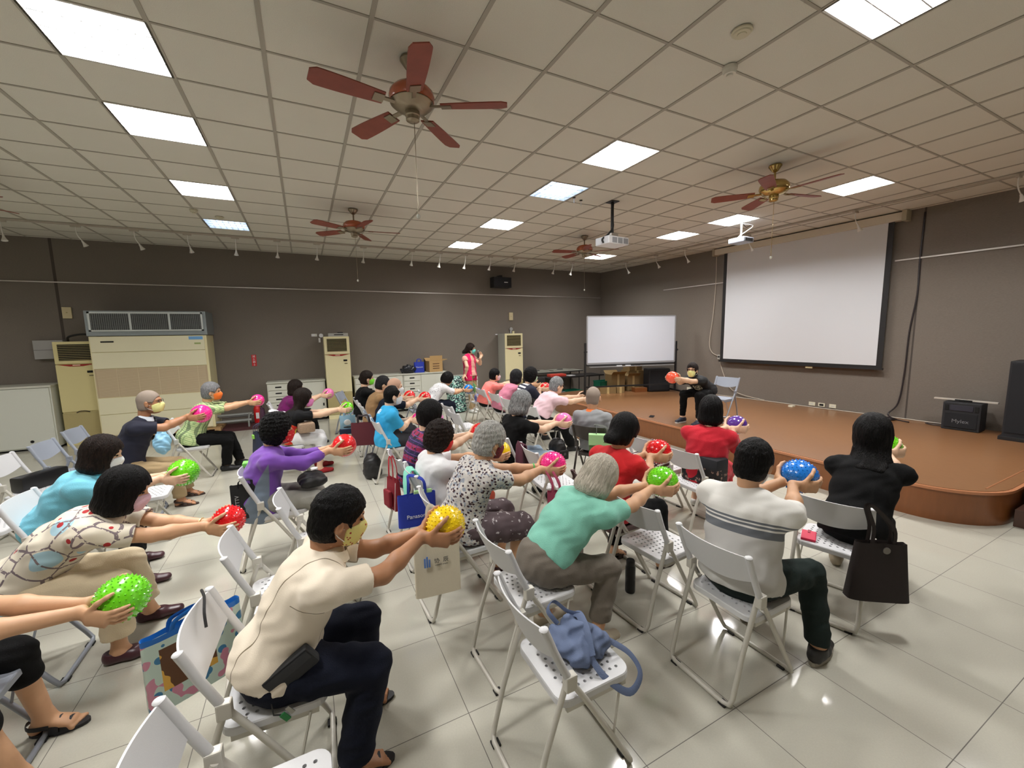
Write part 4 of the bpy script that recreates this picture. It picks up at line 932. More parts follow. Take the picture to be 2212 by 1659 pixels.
PEOPLE = []
def person(label, pel, yaw, head, top, bottom, hair, skin=0, hyaw=0, hpitch=0, ball=None, hands=None, tilt=-.22, shoe=('shoe', black), mask=None, w=1.0, sh=.175,
           feet=None, fdir=None, vox=.009, glasses=False, lower=True, brow=True, elbow=(0, 0, -1), knee=None, hump=.03, hs=1.06, floor=0.0, wristband=None, collar=None, arm_l=(.27, .25), sole=None, leg=(.42, .405)):
    """pel, head, ball are world points; feet = ankle spots on the floor (left, right)"""
    base = (pel[0], pel[1], floor); T = thing('person', label, 'person', base)
    sk = skins[skin]; ps = R(yaw); f = np.array([math.cos(ps), math.sin(ps), 0]); s = np.array([-f[1], f[0], 0]); U = np.array([0, 0, 1.0])
    pel = np.array(pel, float); H = np.array(head, float)
    hy = ps+R(hyaw); hf = np.array([math.cos(hy)*math.cos(R(hpitch)), math.sin(hy)*math.cos(R(hpitch)), math.sin(R(hpitch))]); hsd = np.array([-math.sin(hy), math.cos(hy), 0]); hu = np.cross(hf, hsd)
    lean = nrm(H-pel); N = H-(.045*hf+.17*U*(.55+.45*lean[2])+.06*lean*(1-lean[2]))*hs
    Tn = nrm(N-pel); L = np.linalg.norm(N-pel); fr = nrm(np.cross(s, Tn)); fr = fr if fr@f > -.2 else -fr; bk = -fr
    sp = lambda t, b=0: pel+Tn*L*t+bk*b
    # ---- torso rings (t, back offset, half width, half depth)
    TR = [(-.02, .0, .165, .125), (.22, hump*.5, .155, .114), (.5, hump, .163, .115), (.74, hump*.9, .168, .108), (.88, hump*.5, .150, .085)]
    def torso(F, gx, k=.03):
        for a, b in zip(TR[:-1], TR[1:]): F.seg(sp(a[0], a[1]), sp(b[0], b[1]), (a[2]*w+gx, a[3]*w+gx), (b[2]*w+gx, b[3]*w+gx), side=s, k=k)
    reach = ball is not None or hands is not None
    SHO = [sp(.87, hump*.5)+s*sh*w*sg+bk*(.0 if reach else .01) for sg in (1, -1)]
    B = Field(vox)
    torso(B, -.012)
    for S_ in SHO: B.seg(sp(.88, hump*.4), S_, .06*w, .05*w, k=.03)
    B.seg(sp(.93, hump*.2), H-.055*hf*hs-.05*hu*hs, .052*hs, .05*hs, k=.03)
    ln = (H-(.01*hf)+.0*hu)
    E3 = [hsd, hf, hu]
    B.ell(H+.022*hu-.008*hf, (.074*hs, .094*hs, .095*hs), E3, k=.02)
    B.ell(H+.022*hf-.045*hu, (.060*hs, .068*hs, .078*hs), E3, k=.02)
    B.ell(H+.060*hf-.098*hu, (.026*hs, .022*hs, .02*hs), E3, k=.025)
    B.seg(H+.088*hf+.012*hu, H+.104*hf-.03*hu, .008*hs, .0135*hs, k=.014)
    B.seg(H+.082*hf-.062*hu+.018*hsd, H+.082*hf-.062*hu-.018*hsd, .008, .008, k=.01)
    for sg in (1, -1):
        B.seg(H+.078*hf+.022*hu+.045*sg*hsd, H+.09*hf+.026*hu+.012*sg*hsd, .009, .009, k=.014)
        B.ell(H+sg*.078*hsd*hs-.008*hf-.012*hu, (.011*hs, .02*hs, .033*hs), [nrm(hsd*sg+.35*-hf), hf, hu], k=.008)
        B.ell(H+sg*(.09*hsd)*hs+.0*hf-.012*hu, (.006, .009, .018), [hsd, hf, hu], k=.002, sub=True)
        if vox < .008: B.ell(H+sg*.031*hsd+.087*hf+.004*hu, (.016, .012, .009), E3, k=.004, sub=True)
    # ---- arms
    AR = []
    for i, sg in enumerate((1, -1)):
        if ball is not None:
            bc, br = np.array(ball[:3], float), ball[3]; hd = nrm(bc-(SHO[0]+SHO[1])/2); hd2 = nrm(hd*[1, 1, .4])
            uu = nrm(U-hd2*(U@hd2)); ss = s*sg; ss = nrm(ss-hd2*(ss@hd2)); W = hand(B, bc, br, ss, hd2, uu, -tilt*sg if False else tilt*sg*1.0)
        else:
            hc, dr, sd_ = hands[i][:3]; sd_ = np.array(sd_, float); hd2 = nrm(dr); uu = nrm(np.array(hands[i][3], float)) if len(hands[i]) > 3 else nrm(U-hd2*(U@hd2)+1e-3*s)
            W = hand(B, hc, .07, sd_, hd2, uu, 0)
        dd_ = float(np.linalg.norm(np.array(W)-SHO[i])); ks = min(1.0, max(.84, dd_*1.035/sum(arm_l)))
        el = ik(SHO[i], W, arm_l[0]*ks, arm_l[1]*ks, np.array(elbow, float)+s*sg*.35)
        wd = nrm(W-el)
        B.seg(SHO[i], el, .047*w**.5, .040, k=.02).seg(el, el+(W-el)*.35, .040, .041, k=.02).seg(el+(W-el)*.35, W, .041, (.028, .023), side=U, k=.02)
        AR.append((SHO[i], el, W))
    # ---- legs
    LG = []
    if feet is None: feet = [tuple((pel+f*.44+s*.11)[:2]), tuple((pel+f*.44-s*.11)[:2])]
    fd = nrm(f if fdir is None else [math.cos(R(fdir)), math.sin(R(fdir)), 0])
    for i, sg in enumerate((1, -1)):
        hp = pel+s*sg*.088*w+np.array([0, 0, -.015]); an = np.array([feet[i][0], feet[i][1], floor+.085]); kp = (f+U*.6+s*sg*.12) if knee is None else np.array(knee, float)+s*sg*.15
        kn = ik(hp, an, leg[0], leg[1], kp); LG.append((hp, kn, an))
        if lower:
            cv = .8 if (bottom and bottom[2] > 1.2) else 1.0
            B.seg(hp, kn, .078*w**.5*cv, .055*cv, k=.03).seg(kn, kn+(an-kn)*.35, .054*cv, .055*cv, k=.02).seg(kn+(an-kn)*.35, an, .055*cv, .036, k=.02)
            fs = np.array([-fd[1], fd[0], 0]); he = an-fd*.035+[0, 0, -.05]
            B.seg(an, he, .036, .03, k=.02).seg(an+[0, 0, -.02], an+fd*.10+[0, 0, -.055], (.034, .03), (.04, .018), side=fs, k=.02)
            if shoe and shoe[0] == 'sandal':
                for q_ in range(5): tb = an+fd*(.135-.006*q_)+fs*sg*(.03-.016*q_)+[0, 0, -.067]; B.seg(an+fd*.09+fs*sg*(.02-.011*q_)+[0, 0, -.06], tb, .011, .0095 if q_ < 4 else .012, k=.006)
    B.mesh('body', sk, T, base)
    # ---- hair
    if hair:
        kind, hm = hair; Fh = Field(min(vox, .008)); th = {'buzz': .004, 'short': .016, 'thin': .012, 'bob': .026, 'curly': .03, 'long': .026, 'pony': .026, 'bun': .02, 'pixie': .026, 'bowl': .03}[kind]
        Fh.ell(H+.026*hu-.010*hf, ((.077+th*.8)*hs, (.097+th*.75)*hs, (.097+th)*hs), E3, k=.02)
        line = None
        if kind in ('buzz', 'short', 'thin', 'pixie', 'pony', 'bun'):
            Fh.ell(H-.045*hf-.045*hu, ((.066+th*.7)*hs, (.062+th*.7)*hs, (.062+th*.3)*hs), E3, k=.03)
        if kind == 'bob':
            Fh.ell(H-.022*hf-.045*hu, (.098*hs, .100*hs, .105*hs), E3, k=.03).ell(H-.03*hf-.085*hu, (.106*hs, .098*hs, .06*hs), E3, k=.03)
        if kind == 'bowl':
            Fh.ell(H-.02*hf-.02*hu, (.102*hs, .108*hs, .10*hs), E3, k=.03)
        if kind == 'curly':
            Fh.ell(H-.035*hf-.03*hu, (.10*hs, .095*hs, .10*hs), E3, k=.03)
        if kind == 'long':
            q1 = N+bk*.045; q2 = sp(.78, hump+.105*w)
            Fh.seg(H-.03*hf-.03*hu, q1, (.102, .08), (.112, .06), side=hsd, k=.03)
            Fh.seg(q1, q2, (.112, .055), (.085, .028), side=hsd, k=.03)
        if kind == 'pony':
            Fh.seg(H-.07*hf-.0*hu, H-.15*hf-.08*U, .06, .058, k=.03).seg(H-.15*hf-.08*U, H-.165*hf-.17*U, .056, .026, k=.02)
        if kind == 'bun': Fh.ell(H-.115*hf+.0*hu, (.036, .034, .036), E3, k=.01)
        # face opening
        fo = {'bob': .07, 'bowl': .072, 'curly': .068, 'long': .07}.get(kind, .10)
        Fh.ell(H+.115*hf-.045*hu, ((.073 if kind in ('bob', 'bowl', 'curly', 'long') else .12)*hs, .085*hs, .098*hs), E3, k=.004, sub=True)
        if kind == 'thin': Fh.ell(H+.09*hf+.085*hu, (.05, .07, .05), E3, k=.004, sub=True)
        if kind in ('buzz', 'short', 'thin', 'pixie', 'pony', 'bun'):
            low = {'buzz': -.075, 'short': -.095, 'thin': -.09, 'pixie': -.10, 'pony': -.11, 'bun': -.11}[kind]
            Fh.cut(H+low*hu-.05*hf, -hu+.0*hf)
            for sg in (1, -1):   # clear the ears
                if kind == 'pony': Fh.ell(H+sg*.095*hsd+.025*hf-.075*hu, (.05, .042, .055), E3, k=.003, sub=True)
                else: Fh.ell(H+sg*.095*hsd+.014*hf-.052*hu, (.05, .042, .06), E3, k=.003, sub=True)
        elif kind == 'bowl': Fh.cut(H-.085*hu, -hu+.25*hf)
        elif kind == 'bob': Fh.cut(H-.135*hu-.02*hf, -hu+.15*hf)
        else: pass
        Fh.noise = {'curly': (.0045, 170, 'n'), 'pixie': (.003, 150, 'n'), 'buzz': (.0, 100, 'n'), 'thin': (.0012, 160, 'n'), 'bob': (.0016, 17, 'strand'), 'bowl': (.0014, 19, 'strand'), 'long': (.0018, 15, 'strand'), 'pony': (.0016, 17, 'strand'), 'bun': (.0012, 17, 'strand')}.get(kind, (.0018, 150, 'n'))
        Fh.fr = (H, hsd, hf, hu)
        Fh.mesh('hair', hm, T, base, attr=lambda P: np.stack([(P-H)@hsd, (P-H)@hf, (P-H)@hu], -1))
    # ---- shirt
    kind, tm, sleeve = top[:3]; hem = top[3] if len(top) > 3 else -.12
    Fs = Field(max(vox*.9, .006)); torso(Fs, .012, .035)
    if hem < -.05:
        Fs.seg(pel+bk*.02, pel+f*.02+U*hem*.35+bk*.025, (.190*w, .158*w), (.194*w, .165*w), side=s, k=.04)
    for S_ in SHO: Fs.seg(sp(.86, hump*.4), S_, .072*w, .066*w**.5, k=.035)
    Fs.seg(sp(.90, hump*.3), sp(1.0, hump*.1), .062, .053, k=.03)
    for S_, el, W in AR:
        ad = nrm(el-S_)
        if sleeve <= 1.0:
            e = S_+(el-S_)*sleeve; Fs.seg(S_, e+ad*.02, .062*w**.5+.004, .058+.006, k=.035)
        else:
            e = el+(W-el)*(sleeve-1); Fs.seg(S_, el, .06*w**.5, .056, k=.03).seg(el, e, .056, .043, k=.03)
    # sleeve openings
    def shirt_extra(F, ax):
        for S_, el, W in AR:
            if sleeve <= 1.0: e = S_+(el-S_)*sleeve; ad = nrm(el-S_); rr = .049
            else: e = el+(W-el)*(sleeve-1); ad = nrm(W-el); rr = .036
            lo_ = [int(np.searchsorted(ax[i], e[i]-.16)) for i in range(3)]; hi_ = [int(np.searchsorted(ax[i], e[i]+.16)) for i in range(3)]
            sl = tuple(slice(a, b) for a, b in zip(lo_, hi_))
            X = ax[0][sl[0]][:, None, None]-f32(e[0]); Y = ax[1][sl[1]][None, :, None]-f32(e[1]); Z = ax[2][sl[2]][None, None, :]-f32(e[2])
            h = X*f32(ad[0])+Y*f32(ad[1])+Z*f32(ad[2]); rad = np.sqrt(np.maximum(X*X+Y*Y+Z*Z-h*h, 0))
            cyl = np.maximum(rad-.13, -h-.0)          # region beyond the hem, near the arm
            inner = np.maximum(rad-rr, -h-.05)
            G = F[sl]; G = np.maximum(G, -np.maximum(cyl, h-.12)); G = np.maximum(G, -np.maximum(inner, h-.12)); F[sl] = G
        return F
    if hem > 0: Fs.cut(sp(hem), -Tn)
    elif hem > -.4: Fs.cut(pel+Tn*hem*.55, -(U*.45+Tn*.55))
    Fs.noise = (.0026 if vox < .008 else .002, 37, 'fold')
    shirt = Fs.mesh({'polo': 'polo_shirt', 'tee': 't_shirt', 'blouse': 'blouse', 'cardigan': 'cardigan', 'jacket': 'jacket', 'dress': 'dress', 'vest': 'vest'}[kind], tm, T, base,
                    attr=lambda P: np.stack([(P-pel)@s, (P-pel)@fr, (P-pel)@Tn], -1), extra=shirt_extra)
    if collar:
        q = MB(); c0 = sp(1.0, hump*.1); vs = []; fs_ = []
        ad = nrm(H-c0); a1 = nrm(s-ad*(s@ad)); a2 = np.cross(a1, ad); n_ = 20
        if a2@fr < 0: a2 = -a2
        rg = [(.060, .03), (.066, .042), (.088, .002), (.084, -.006), (.060, .02)]
        for rr, zz in rg:
            for k in range(n_):
                t_ = R(20)+R(320)*k/(n_-1); vs.append(tuple(c0-np.array(base)+a2*rr*math.cos(t_)*1.0+a1*rr*math.sin(t_)+ad*zz))
        for r_ in range(len(rg)):
            for k in range(n_-1): a = r_*n_+k; b = ((r_+1) % len(rg))*n_+k; fs_.append((a, a+1, b+1, b))
        q.add(vs, fs_); q.build('collar', collar, shirt, True)
    # ---- lower clothes
    if bottom:
        bkind, bm_, ln_ = bottom; Fb = Field(max(vox*.9, .006))
        Fb.seg(pel+bk*.018, pel+Tn*L*.14, (.170*w, .136*w), (.158*w, .122*w), side=s, k=.03)
        for hp, kn, an in LG:
            tk = {'pants': .0, 'wide': .012, 'tight': -.006, 'shorts': .02, 'skirt': .02}[bkind]
            r_h, r_k, r_a = .095*w**.5+tk, .072+tk, (.062+tk if bkind != 'tight' else .044)
            if ln_ <= 1: Fb.seg(hp, hp+(kn-hp)*ln_, r_h, r_k+.01, k=.04)
            else:
                e = kn+(an-kn)*(ln_-1); Fb.seg(hp, kn, r_h, r_k, k=.04).seg(kn, e, r_k, r_k+(r_a-r_k)*(ln_-1), k=.02)
                Fb.cut(e+nrm(an-kn)*.01, [0, 0, -1]) if ln_ > 1.3 else None
        if bkind == 'skirt':
            a, b = LG; Fb.seg((a[0]+b[0])/2, (a[1]+b[1])/2*ln_+(a[0]+b[0])/2*(1-ln_), (.15, .09), (.16, .08), side=s, k=.05)
        Fb.noise = (.0028, 42, 'fold')
        Fb.mesh({'pants': 'trousers', 'wide': 'trousers', 'tight': 'leggings', 'shorts': 'shorts', 'skirt': 'skirt'}[bkind], bm_, T, base, attr=lambda P: P-pel)
    # ---- shoes
    if lower and shoe:
        sk_, sm_ = shoe[:2]; fs = np.array([-fd[1], fd[0], 0])
        for hp, kn, an in LG:
            g0 = an+[0, 0, -.085]
            if sk_ == 'sandal':
                q = MB(); pts = []
                for k in range(20):
                    t_ = 2*PI*k/20; x = .05+.115*math.cos(t_); y = (.045 if x > .03 else .036)*math.sin(t_); pts.append(x*fd[:2]+y*fs[:2]+(g0-np.array(base))[:2])
                q.prism([tuple(p) for p in pts], floor-base[2]+.001, floor-base[2]+.016)
                so = q.build('sandal', sm_, T)
                q = MB()
                for x, hh in ((.085, .052), (.045, .07)):
                    c = g0-np.array(base); q.tube([tuple(c+fd*x+fs*a_*.042+[0, 0, b_]) for a_, b_ in ((-1, .012), (-.75, hh*.7), (0, hh), (.75, hh*.7), (1, .012))], .018, 8, smooth=3, flat=tuple(fd))
                c = g0-np.array(base); q.tube([tuple(c+fd*a_+fs*b_+[0, 0, z_]) for a_, b_, z_ in ((.03, .04, .05), (-.04, .038, .06), (-.068, 0, .065), (-.04, -.038, .06), (.03, -.04, .05))], .011, 8, smooth=3, flat=(0, 0, 1))
                q.build('strap', sm_, so, True)
            else:
                Fq = Field(min(vox, .006)); Fq.seg(g0-fd*.045+[0, 0, .045], g0+fd*.06+[0, 0, .038], (.039, .046), (.044, .038), side=fs, k=.02).seg(g0+fd*.05+[0, 0, .034], g0+fd*.155+[0, 0, .03], (.045, .034), (.036, .026), side=fs, k=.02)
                if sk_ != 'loafer': Fq.seg(an+[0, 0, -.03], an+[0, 0, .0], .046, .046, k=.02); Fq.cut(an+[0, 0, .004], [0, 0, 1])
                else: Fq.cut(g0+[0, 0, .072], [-.0, 0, 1])
                Fq.cut(g0+[0, 0, .004], [0, 0, -1])
                so = Fq.mesh('shoe', sm_, T, base)
                if sole:
                    q = MB(); pts = []
                    for k in range(20):
                        t_ = 2*PI*k/20; x = .05+.142*math.cos(t_); y = .048*math.sin(t_)*(1.0 if x > .03 else .9); pts.append(tuple(x*fd[:2]+y*fs[:2]+(g0-np.array(base))[:2]))
                    q.prism(pts, floor-base[2]+.001, floor-base[2]+.024); q.build('sole', sole, so)
    # ---- face details
    Hl = H-np.array(base)
    for sg in (1, -1):
        q = MB(); rot = Matrix((Vector(hsd), Vector(hf), Vector(hu))).transposed(); q.ell(Hl+sg*.031*hsd*hs+.083*hf*hs+.004*hu, (.013, .007, .006), 10, 6, rot); q.build('eye', eyem, T, True)
        if brow:
            q = MB(); q.tube([tuple(Hl+sg*.016*hsd+.092*hf+.024*hu), tuple(Hl+sg*.032*hsd+.09*hf+.03*hu), tuple(Hl+sg*.05*hsd+.078*hf+.024*hu)], .0035, 6); q.build('eyebrow', hair[1] if hair and kind != 'x' else eyem, T)
    if mask:
        Fm = Field(min(vox, .006)); Fm.ell(H+.030*hf-.045*hu, (.064*hs, .076*hs, .084*hs), E3, k=.02).seg(H+.088*hf-.012*hu, H+.106*hf-.035*hu, .012, .016, k=.03).seg(H+.075*hf-.06*hu, H+.065*hf-.1*hu, .03, .026, k=.03)
        Fm.cut(H+.026*hf, -hf); Fm.cut(H-.012*hu+.09*hf, hu-.22*hf); Fm.cut(H-.112*hu, -hu)
        mo = Fm.mesh('face_mask', mask, T, base, attr=lambda P: np.stack([(P-H)@hsd, (P-H)@hf, (P-H)@hu], -1))
        q = MB()
        for sg in (1, -1):
            for z0 in (-.03, -.085): q.tube([tuple(Hl+sg*.062*hsd+.03*hf+z0*hu), tuple(Hl+sg*.078*hsd+.0*hf+(z0*.6-.008)*hu), tuple(Hl+sg*.083*hsd-.02*hf+(-.02 if z0 > -.05 else -.035)*hu)], .0018, 5)
        q.build('ear_loop', MATS.get('mask_loop') or mat('mask_loop', (230, 228, 222), .7), mo)
    if glasses:
        gm = mat('glasses_frame', (60, 40, 36), .4, .3); q = MB()
        for sg in (1, -1):
            c = Hl+sg*.033*hsd+.1*hf+.004*hu; q.tube([tuple(c+.026*math.cos(a*PI/6)*hsd+.019*math.sin(a*PI/6)*hu) for a in range(13)], .0018, 5); q.tube([tuple(c+sg*.026*hsd), tuple(Hl+sg*.08*hsd+.06*hf+.006*hu), tuple(Hl+sg*.086*hsd-.015*hf-.0*hu)], .0018, 5)
        q.tube([tuple(Hl+.007*hsd+.102*hf+.006*hu), tuple(Hl-.007*hsd+.102*hf+.006*hu)], .0018, 5); q.build('glasses', gm, T)
    if wristband:
        i, wm = wristband; S_, el, W = AR[i]; d = nrm(W-el); c = Vector(W-d*.03-np.array(base)); rot = Vector(d).to_track_quat('Z', 'Y').to_matrix()
        vs, fs_ = [], []
        q = MB(); pts = [tuple(c+rot @ Vector((.031*math.cos(a*PI/8), .031*math.sin(a*PI/8), 0))) for a in range(17)]; q.tube(pts, .0055, 6); q.build('wristband', wm, T, True)
    PEOPLE.append((label, AR, LG, sp, s, fr, Tn, L, T)); return T

# ================================================================ CLOTH MATERIALS
def cloth(name, col, rough=.9, b=.25, vary=.06): return mat(name, col, rough, bump=b, bscale=220, vary=vary, sheen=(.1 if max(col) > 80 else 0), spec=.2)
def hairm(name, col, col2=None):
    if name in MATS: return MATS[name]
    g = NG(name, .5, spec=.14 if max(col) < 60 else .35); v, o = g.tc(); n = g.noise(v, 26, 4, (7, 7, .9)); f_ = g.math('MULTIPLY', g.math('SUBTRACT', n, .38), 3.2); cl = g.n('Clamp'); g.l(f_, cl.inputs[0]); c = g.mix(cl.outputs[0], col, col2 or tuple(min(255, x+24) for x in col)); g.bump(n, .9, .012); return g.out(c)
h_black = hairm('hair_black', (7, 6, 6), (18, 16, 16)); h_brown = hairm('hair_dark_brown', (18, 12, 10), (42, 30, 24)); h_sil = hairm('hair_silver', (140, 138, 134), (196, 194, 188)); h_white = hairm('hair_ash_white', (172, 164, 148), (214, 206, 190))
h_grey = hairm('hair_grey', (92, 92, 94), (150, 150, 152)); h_buzz = mat('hair_buzz_grey', (140, 126, 114), .8); h_gb = hairm('hair_grey_black', (16, 16, 17), (46, 46, 48)); h_salt = hairm('hair_steel', (84, 86, 88), (176, 178, 178))
c_black = cloth('cloth_black', (13, 13, 14)); c_navy = cloth('cloth_navy', (18, 22, 36)); c_char = cloth('cloth_charcoal', (52, 52, 56)); c_dkgreen = cloth('cloth_dark_green', (34, 44, 42))
c_khaki = cloth('cloth_khaki', (160, 138, 104)); c_beige = cloth('cloth_beige', (206, 190, 160)); c_taupe = cloth('cloth_taupe', (112, 104, 94)); c_jean = cloth('cloth_light_jeans', (142, 160, 178)); c_white = cloth('cloth_white', (226, 226, 228))
c_grey = cloth('cloth_grey', (140, 142, 144)); c_rust = cloth('cloth_rust', (176, 78, 56)); c_ltgrey = cloth('cloth_ash', (150, 148, 140))
c_mint = cloth('cloth_mint', (132, 198, 178)); c_red = cloth('cloth_red', (196, 36, 40)); c_red2 = cloth('cloth_crimson', (192, 38, 52)); c_pink = cloth('cloth_pale_pink', (232, 198, 206)); c_purple = cloth('cloth_purple', (110, 62, 160)); c_mag = cloth('cloth_magenta', (104, 24, 86))
c_blue = cloth('cloth_bright_blue', (52, 152, 198)); c_aqua = cloth('cloth_aqua', (118, 190, 210)); c_tan = cloth('cloth_tan', (150, 118, 82)); c_coral = cloth('cloth_coral', (244, 132, 124)); c_mauve = cloth('cloth_mauve', (206, 128, 150)); c_vest = cloth('cloth_hot_pink', (214, 32, 92)); c_peach = cloth('cloth_peach', (226, 168, 152))
def pat_polo_cream():
    g = NG('polo_cream_seams', .85, sheen=.1); v, o = g.tc(); c = g.mix(g.noise(v, 4, 2), (226, 212, 190), (236, 224, 206))
    l1 = g.math('MULTIPLY', g.line(g.math('ABSOLUTE', o[0]), 5, .10, .0022), g.math('LESS_THAN', o[1], .3)); l2 = g.math('MULTIPLY', g.line(o[2], 9, .30, .0015), g.math('GREATER_THAN', g.math('ABSOLUTE', o[0]), .17))
    g.bump(g.noise(v, 240, 2), .2, .004); return g.out(g.mix(g.math('MAXIMUM', l1, l2), c, (122, 108, 84)))
def pat_white_striped():
    g = NG('polo_white_grey_band', .85, sheen=.1); v, o = g.tc(); z = o[2]; c = g.mix(g.noise(v, 300, 1), (222, 220, 214), (232, 230, 226))
    c = g.mix(g.math('LESS_THAN', z, .235), c, (196, 194, 190)); a = g.math('MAXIMUM', g.band(z, .235, .275), g.math('MAXIMUM', g.band(z, .285, .297), g.band(z, .305, .316)))
    return g.out(g.mix(a, c, (104, 108, 114)))
def pat_stripes():
    g = NG('navy_white_stripes', .85); v, o = g.tc(); s_ = g.math('GREATER_THAN', g.math('FRACT', g.math('DIVIDE', o[2], .062)), .52); m = g.math('MULTIPLY', s_, g.math('LESS_THAN', g.math('ABSOLUTE', o[0]), .135))
    return g.out(g.mix(m, (26, 30, 50), (232, 230, 230)))
def pat_plaid(name, base, c1, c2, per=.05):
    g = NG(name, .85); v, o = g.tc(); a = g.math('GREATER_THAN', g.math('FRACT', g.math('DIVIDE', o[2], per)), .6); b = g.math('GREATER_THAN', g.math('FRACT', g.math('DIVIDE', o[0], per)), .6)
    c = g.mix(g.math('MULTIPLY', a, .7), base, c1); c = g.mix(g.math('MULTIPLY', b, .7), c, c2); c = g.mix(g.line(o[2], per, per*.3, .0018), c, c2); return g.out(g.mix(g.line(o[0], per, per*.3, .0018), c, c1))
def pat_plaid_dark():
    g = NG('plaid_magenta_navy', .85); v, o = g.tc(); per = .11
    a = g.math('GREATER_THAN', g.math('FRACT', g.math('DIVIDE', o[2], per)), .5); n = g.noise(v, 18, 2)
    c = g.mix(a, (34, 30, 66), (150, 36, 72)); c = g.mix(g.math('GREATER_THAN', n, .56), c, (30, 22, 30)); c = g.mix(g.line(o[2], .04, 0, .0025), c, (110, 80, 150)); return g.out(g.mix(g.line(o[0], .05, 0, .0025), c, (70, 40, 96)))
def pat_dots():
    g = NG('blouse_dark_dots', .8); v, o = g.tc(); mp = g.n('Mapping'); mp.inputs['Scale'].default_value = (1, 1, 1.35); g.l(v, mp.inputs[0]); vo = g.voro(mp.outputs[0], 36); n = g.noise(v, 24, 3)
    c = g.mix(n, (176, 172, 174), (226, 220, 210)); c = g.mix(g.math('GREATER_THAN', g.noise(v, 46, 1), .58), c, (150, 156, 168)); return g.out(g.mix(g.math('LESS_THAN', vo.outputs['Distance'], .36), c, (56, 30, 38)))
def pat_blouse():
    g = NG('blouse_chain_print', .8); v, o = g.tc(); c = g.mix(g.noise(v, 5, 2), (216, 206, 186), (228, 220, 204))
    w_ = g.voro(v, 8.5, 'DISTANCE_TO_EDGE'); ch = g.math('LESS_THAN', w_.outputs['Distance'], .04); ch2 = g.math('MULTIPLY', ch, g.math('GREATER_THAN', g.noise(v, 60, 1), .40))
    c = g.mix(g.math('GREATER_THAN', g.noise(v, 4.6, 1), .60), c, (172, 208, 222)); c = g.mix(ch2, c, (122, 108, 112)); vo = g.voro(v, 11); c = g.mix(g.math('LESS_THAN', vo.outputs['Distance'], .17), c, (176, 40, 44)); return g.out(c)
def pat_shorts():
    g = NG('plum_printed_cotton', .8); v, o = g.tc(); n = g.noise(v, 26, 4); c = g.mix(g.noise(v, 9, 2), (66, 54, 60), (104, 86, 90)); return g.out(g.mix(g.math('GREATER_THAN', n, .63), c, (196, 188, 190)))
def pat_hem():
    g = NG('black_tee_bright_hem', .9, spec=.2); v, o = g.tc(); n = g.n('TexWave'); n.inputs['Scale'].default_value = 7; n.inputs['Distortion'].default_value = 6; g.l(v, n.inputs['Vector']); r = g.n('ValToRGB'); e = r.color_ramp.elements
    e[0].color = srgb(196, 50, 40); e[1].color = srgb(30, 90, 70)
    for p_, cc in ((.3, (230, 110, 40)), (.5, (40, 110, 90)), (.7, (150, 60, 120)), (.85, (214, 196, 60))): q_ = e.new(p_); q_.color = srgb(*cc)
    r.color_ramp.interpolation = 'CONSTANT'; g.l(n.outputs['Fac'], r.inputs[0]); return g.out(g.mix(g.math('MULTIPLY', g.math('LESS_THAN', o[2], .2), g.math('GREATER_THAN', o[1], -.05)), (22, 22, 24), r.outputs[0]))
def pat_small():
    g = NG('white_blouse_ink_marks', .8); v, o = g.tc(); vo = g.voro(v, 30); return g.out(g.mix(g.math('LESS_THAN', vo.outputs['Distance'], .2), (226, 226, 228), (70, 70, 84)))
def pat_chest(name, base, mark, x0, x1, z0, z1, front=True, holes=True):
    g = NG(name, .85); v, o = g.tc(); m = g.math('MULTIPLY', g.band(o[0], x0, x1), g.band(o[2], z0, z1)); m = g.math('MULTIPLY', m, g.math('GREATER_THAN' if front else 'LESS_THAN', o[1], 0))
    if holes: m = g.math('MULTIPLY', m, g.math('GREATER_THAN', g.noise(v, 40, 1), .47))
    return g.out(g.mix(m, base, mark))
def pat_cardigan():
    g = NG('purple_cardigan_grey_panel', .9, sheen=.2); v, o = g.tc(); n = g.noise(v, 30, 3)
    tri = g.math('LESS_THAN', g.math('ABSOLUTE', g.math('SUBTRACT', o[1], -.01)), g.math('MULTIPLY', g.math('SUBTRACT', .36, o[2]), .24))
    c = g.mix(n, (104, 58, 152), (120, 72, 170)); return g.out(g.mix(tri, c, (112, 126, 142)))
def pat_mask(name, base, dots, sc=60):
    g = NG(name, .75); v, o = g.tc(); vo = g.voro(v, sc); return g.out(g.mix(g.math('LESS_THAN', vo.outputs['Distance'], .28), base, dots))
mk_white = cloth('mask_white', (226, 230, 232)); mk_teal = cloth('mask_teal', (110, 206, 194)); mk_yel = cloth('mask_yellow', (224, 222, 150)); mk_pink = cloth('mask_pink', (232, 140, 200)); mk_or = cloth('mask_orange', (236, 120, 50)); mk_gr = cloth('mask_green', (120, 220, 60)); mk_red = cloth('mask_red', (196, 34, 30))
mk_cartoon = pat_mask('mask_yellow_print', (232, 222, 140), (170, 60, 50)); mk_lil = cloth('mask_pale_pink', (226, 190, 206)); mk_pat = pat_mask('mask_pink_print', (226, 196, 204), (200, 60, 90)); mk_pg = cloth('mask_pale_green', (176, 206, 176)); mk_redpat = pat_mask('mask_red_print', (206, 30, 34), (230, 130, 120), 45); mk_blk = pat_mask('mask_dark_red', (110, 26, 34), (30, 20, 24))
sho_w = mat('shoe_white', (216, 216, 212), .5); sho_b = mat('shoe_black', (26, 26, 28), .5); sho_m = mat('shoe_maroon', (66, 34, 42), .35); sho_be = mat('shoe_taupe', (160, 148, 128), .7); sho_br = mat('sandal_brown', (60, 44, 38), .6); sho_bk = mat('sandal_black', (34, 34, 38), .6); sho_r = mat('shoe_red', (150, 18, 24), .7); sho_g = mat('shoe_grey_black', (44, 42, 42), .6)

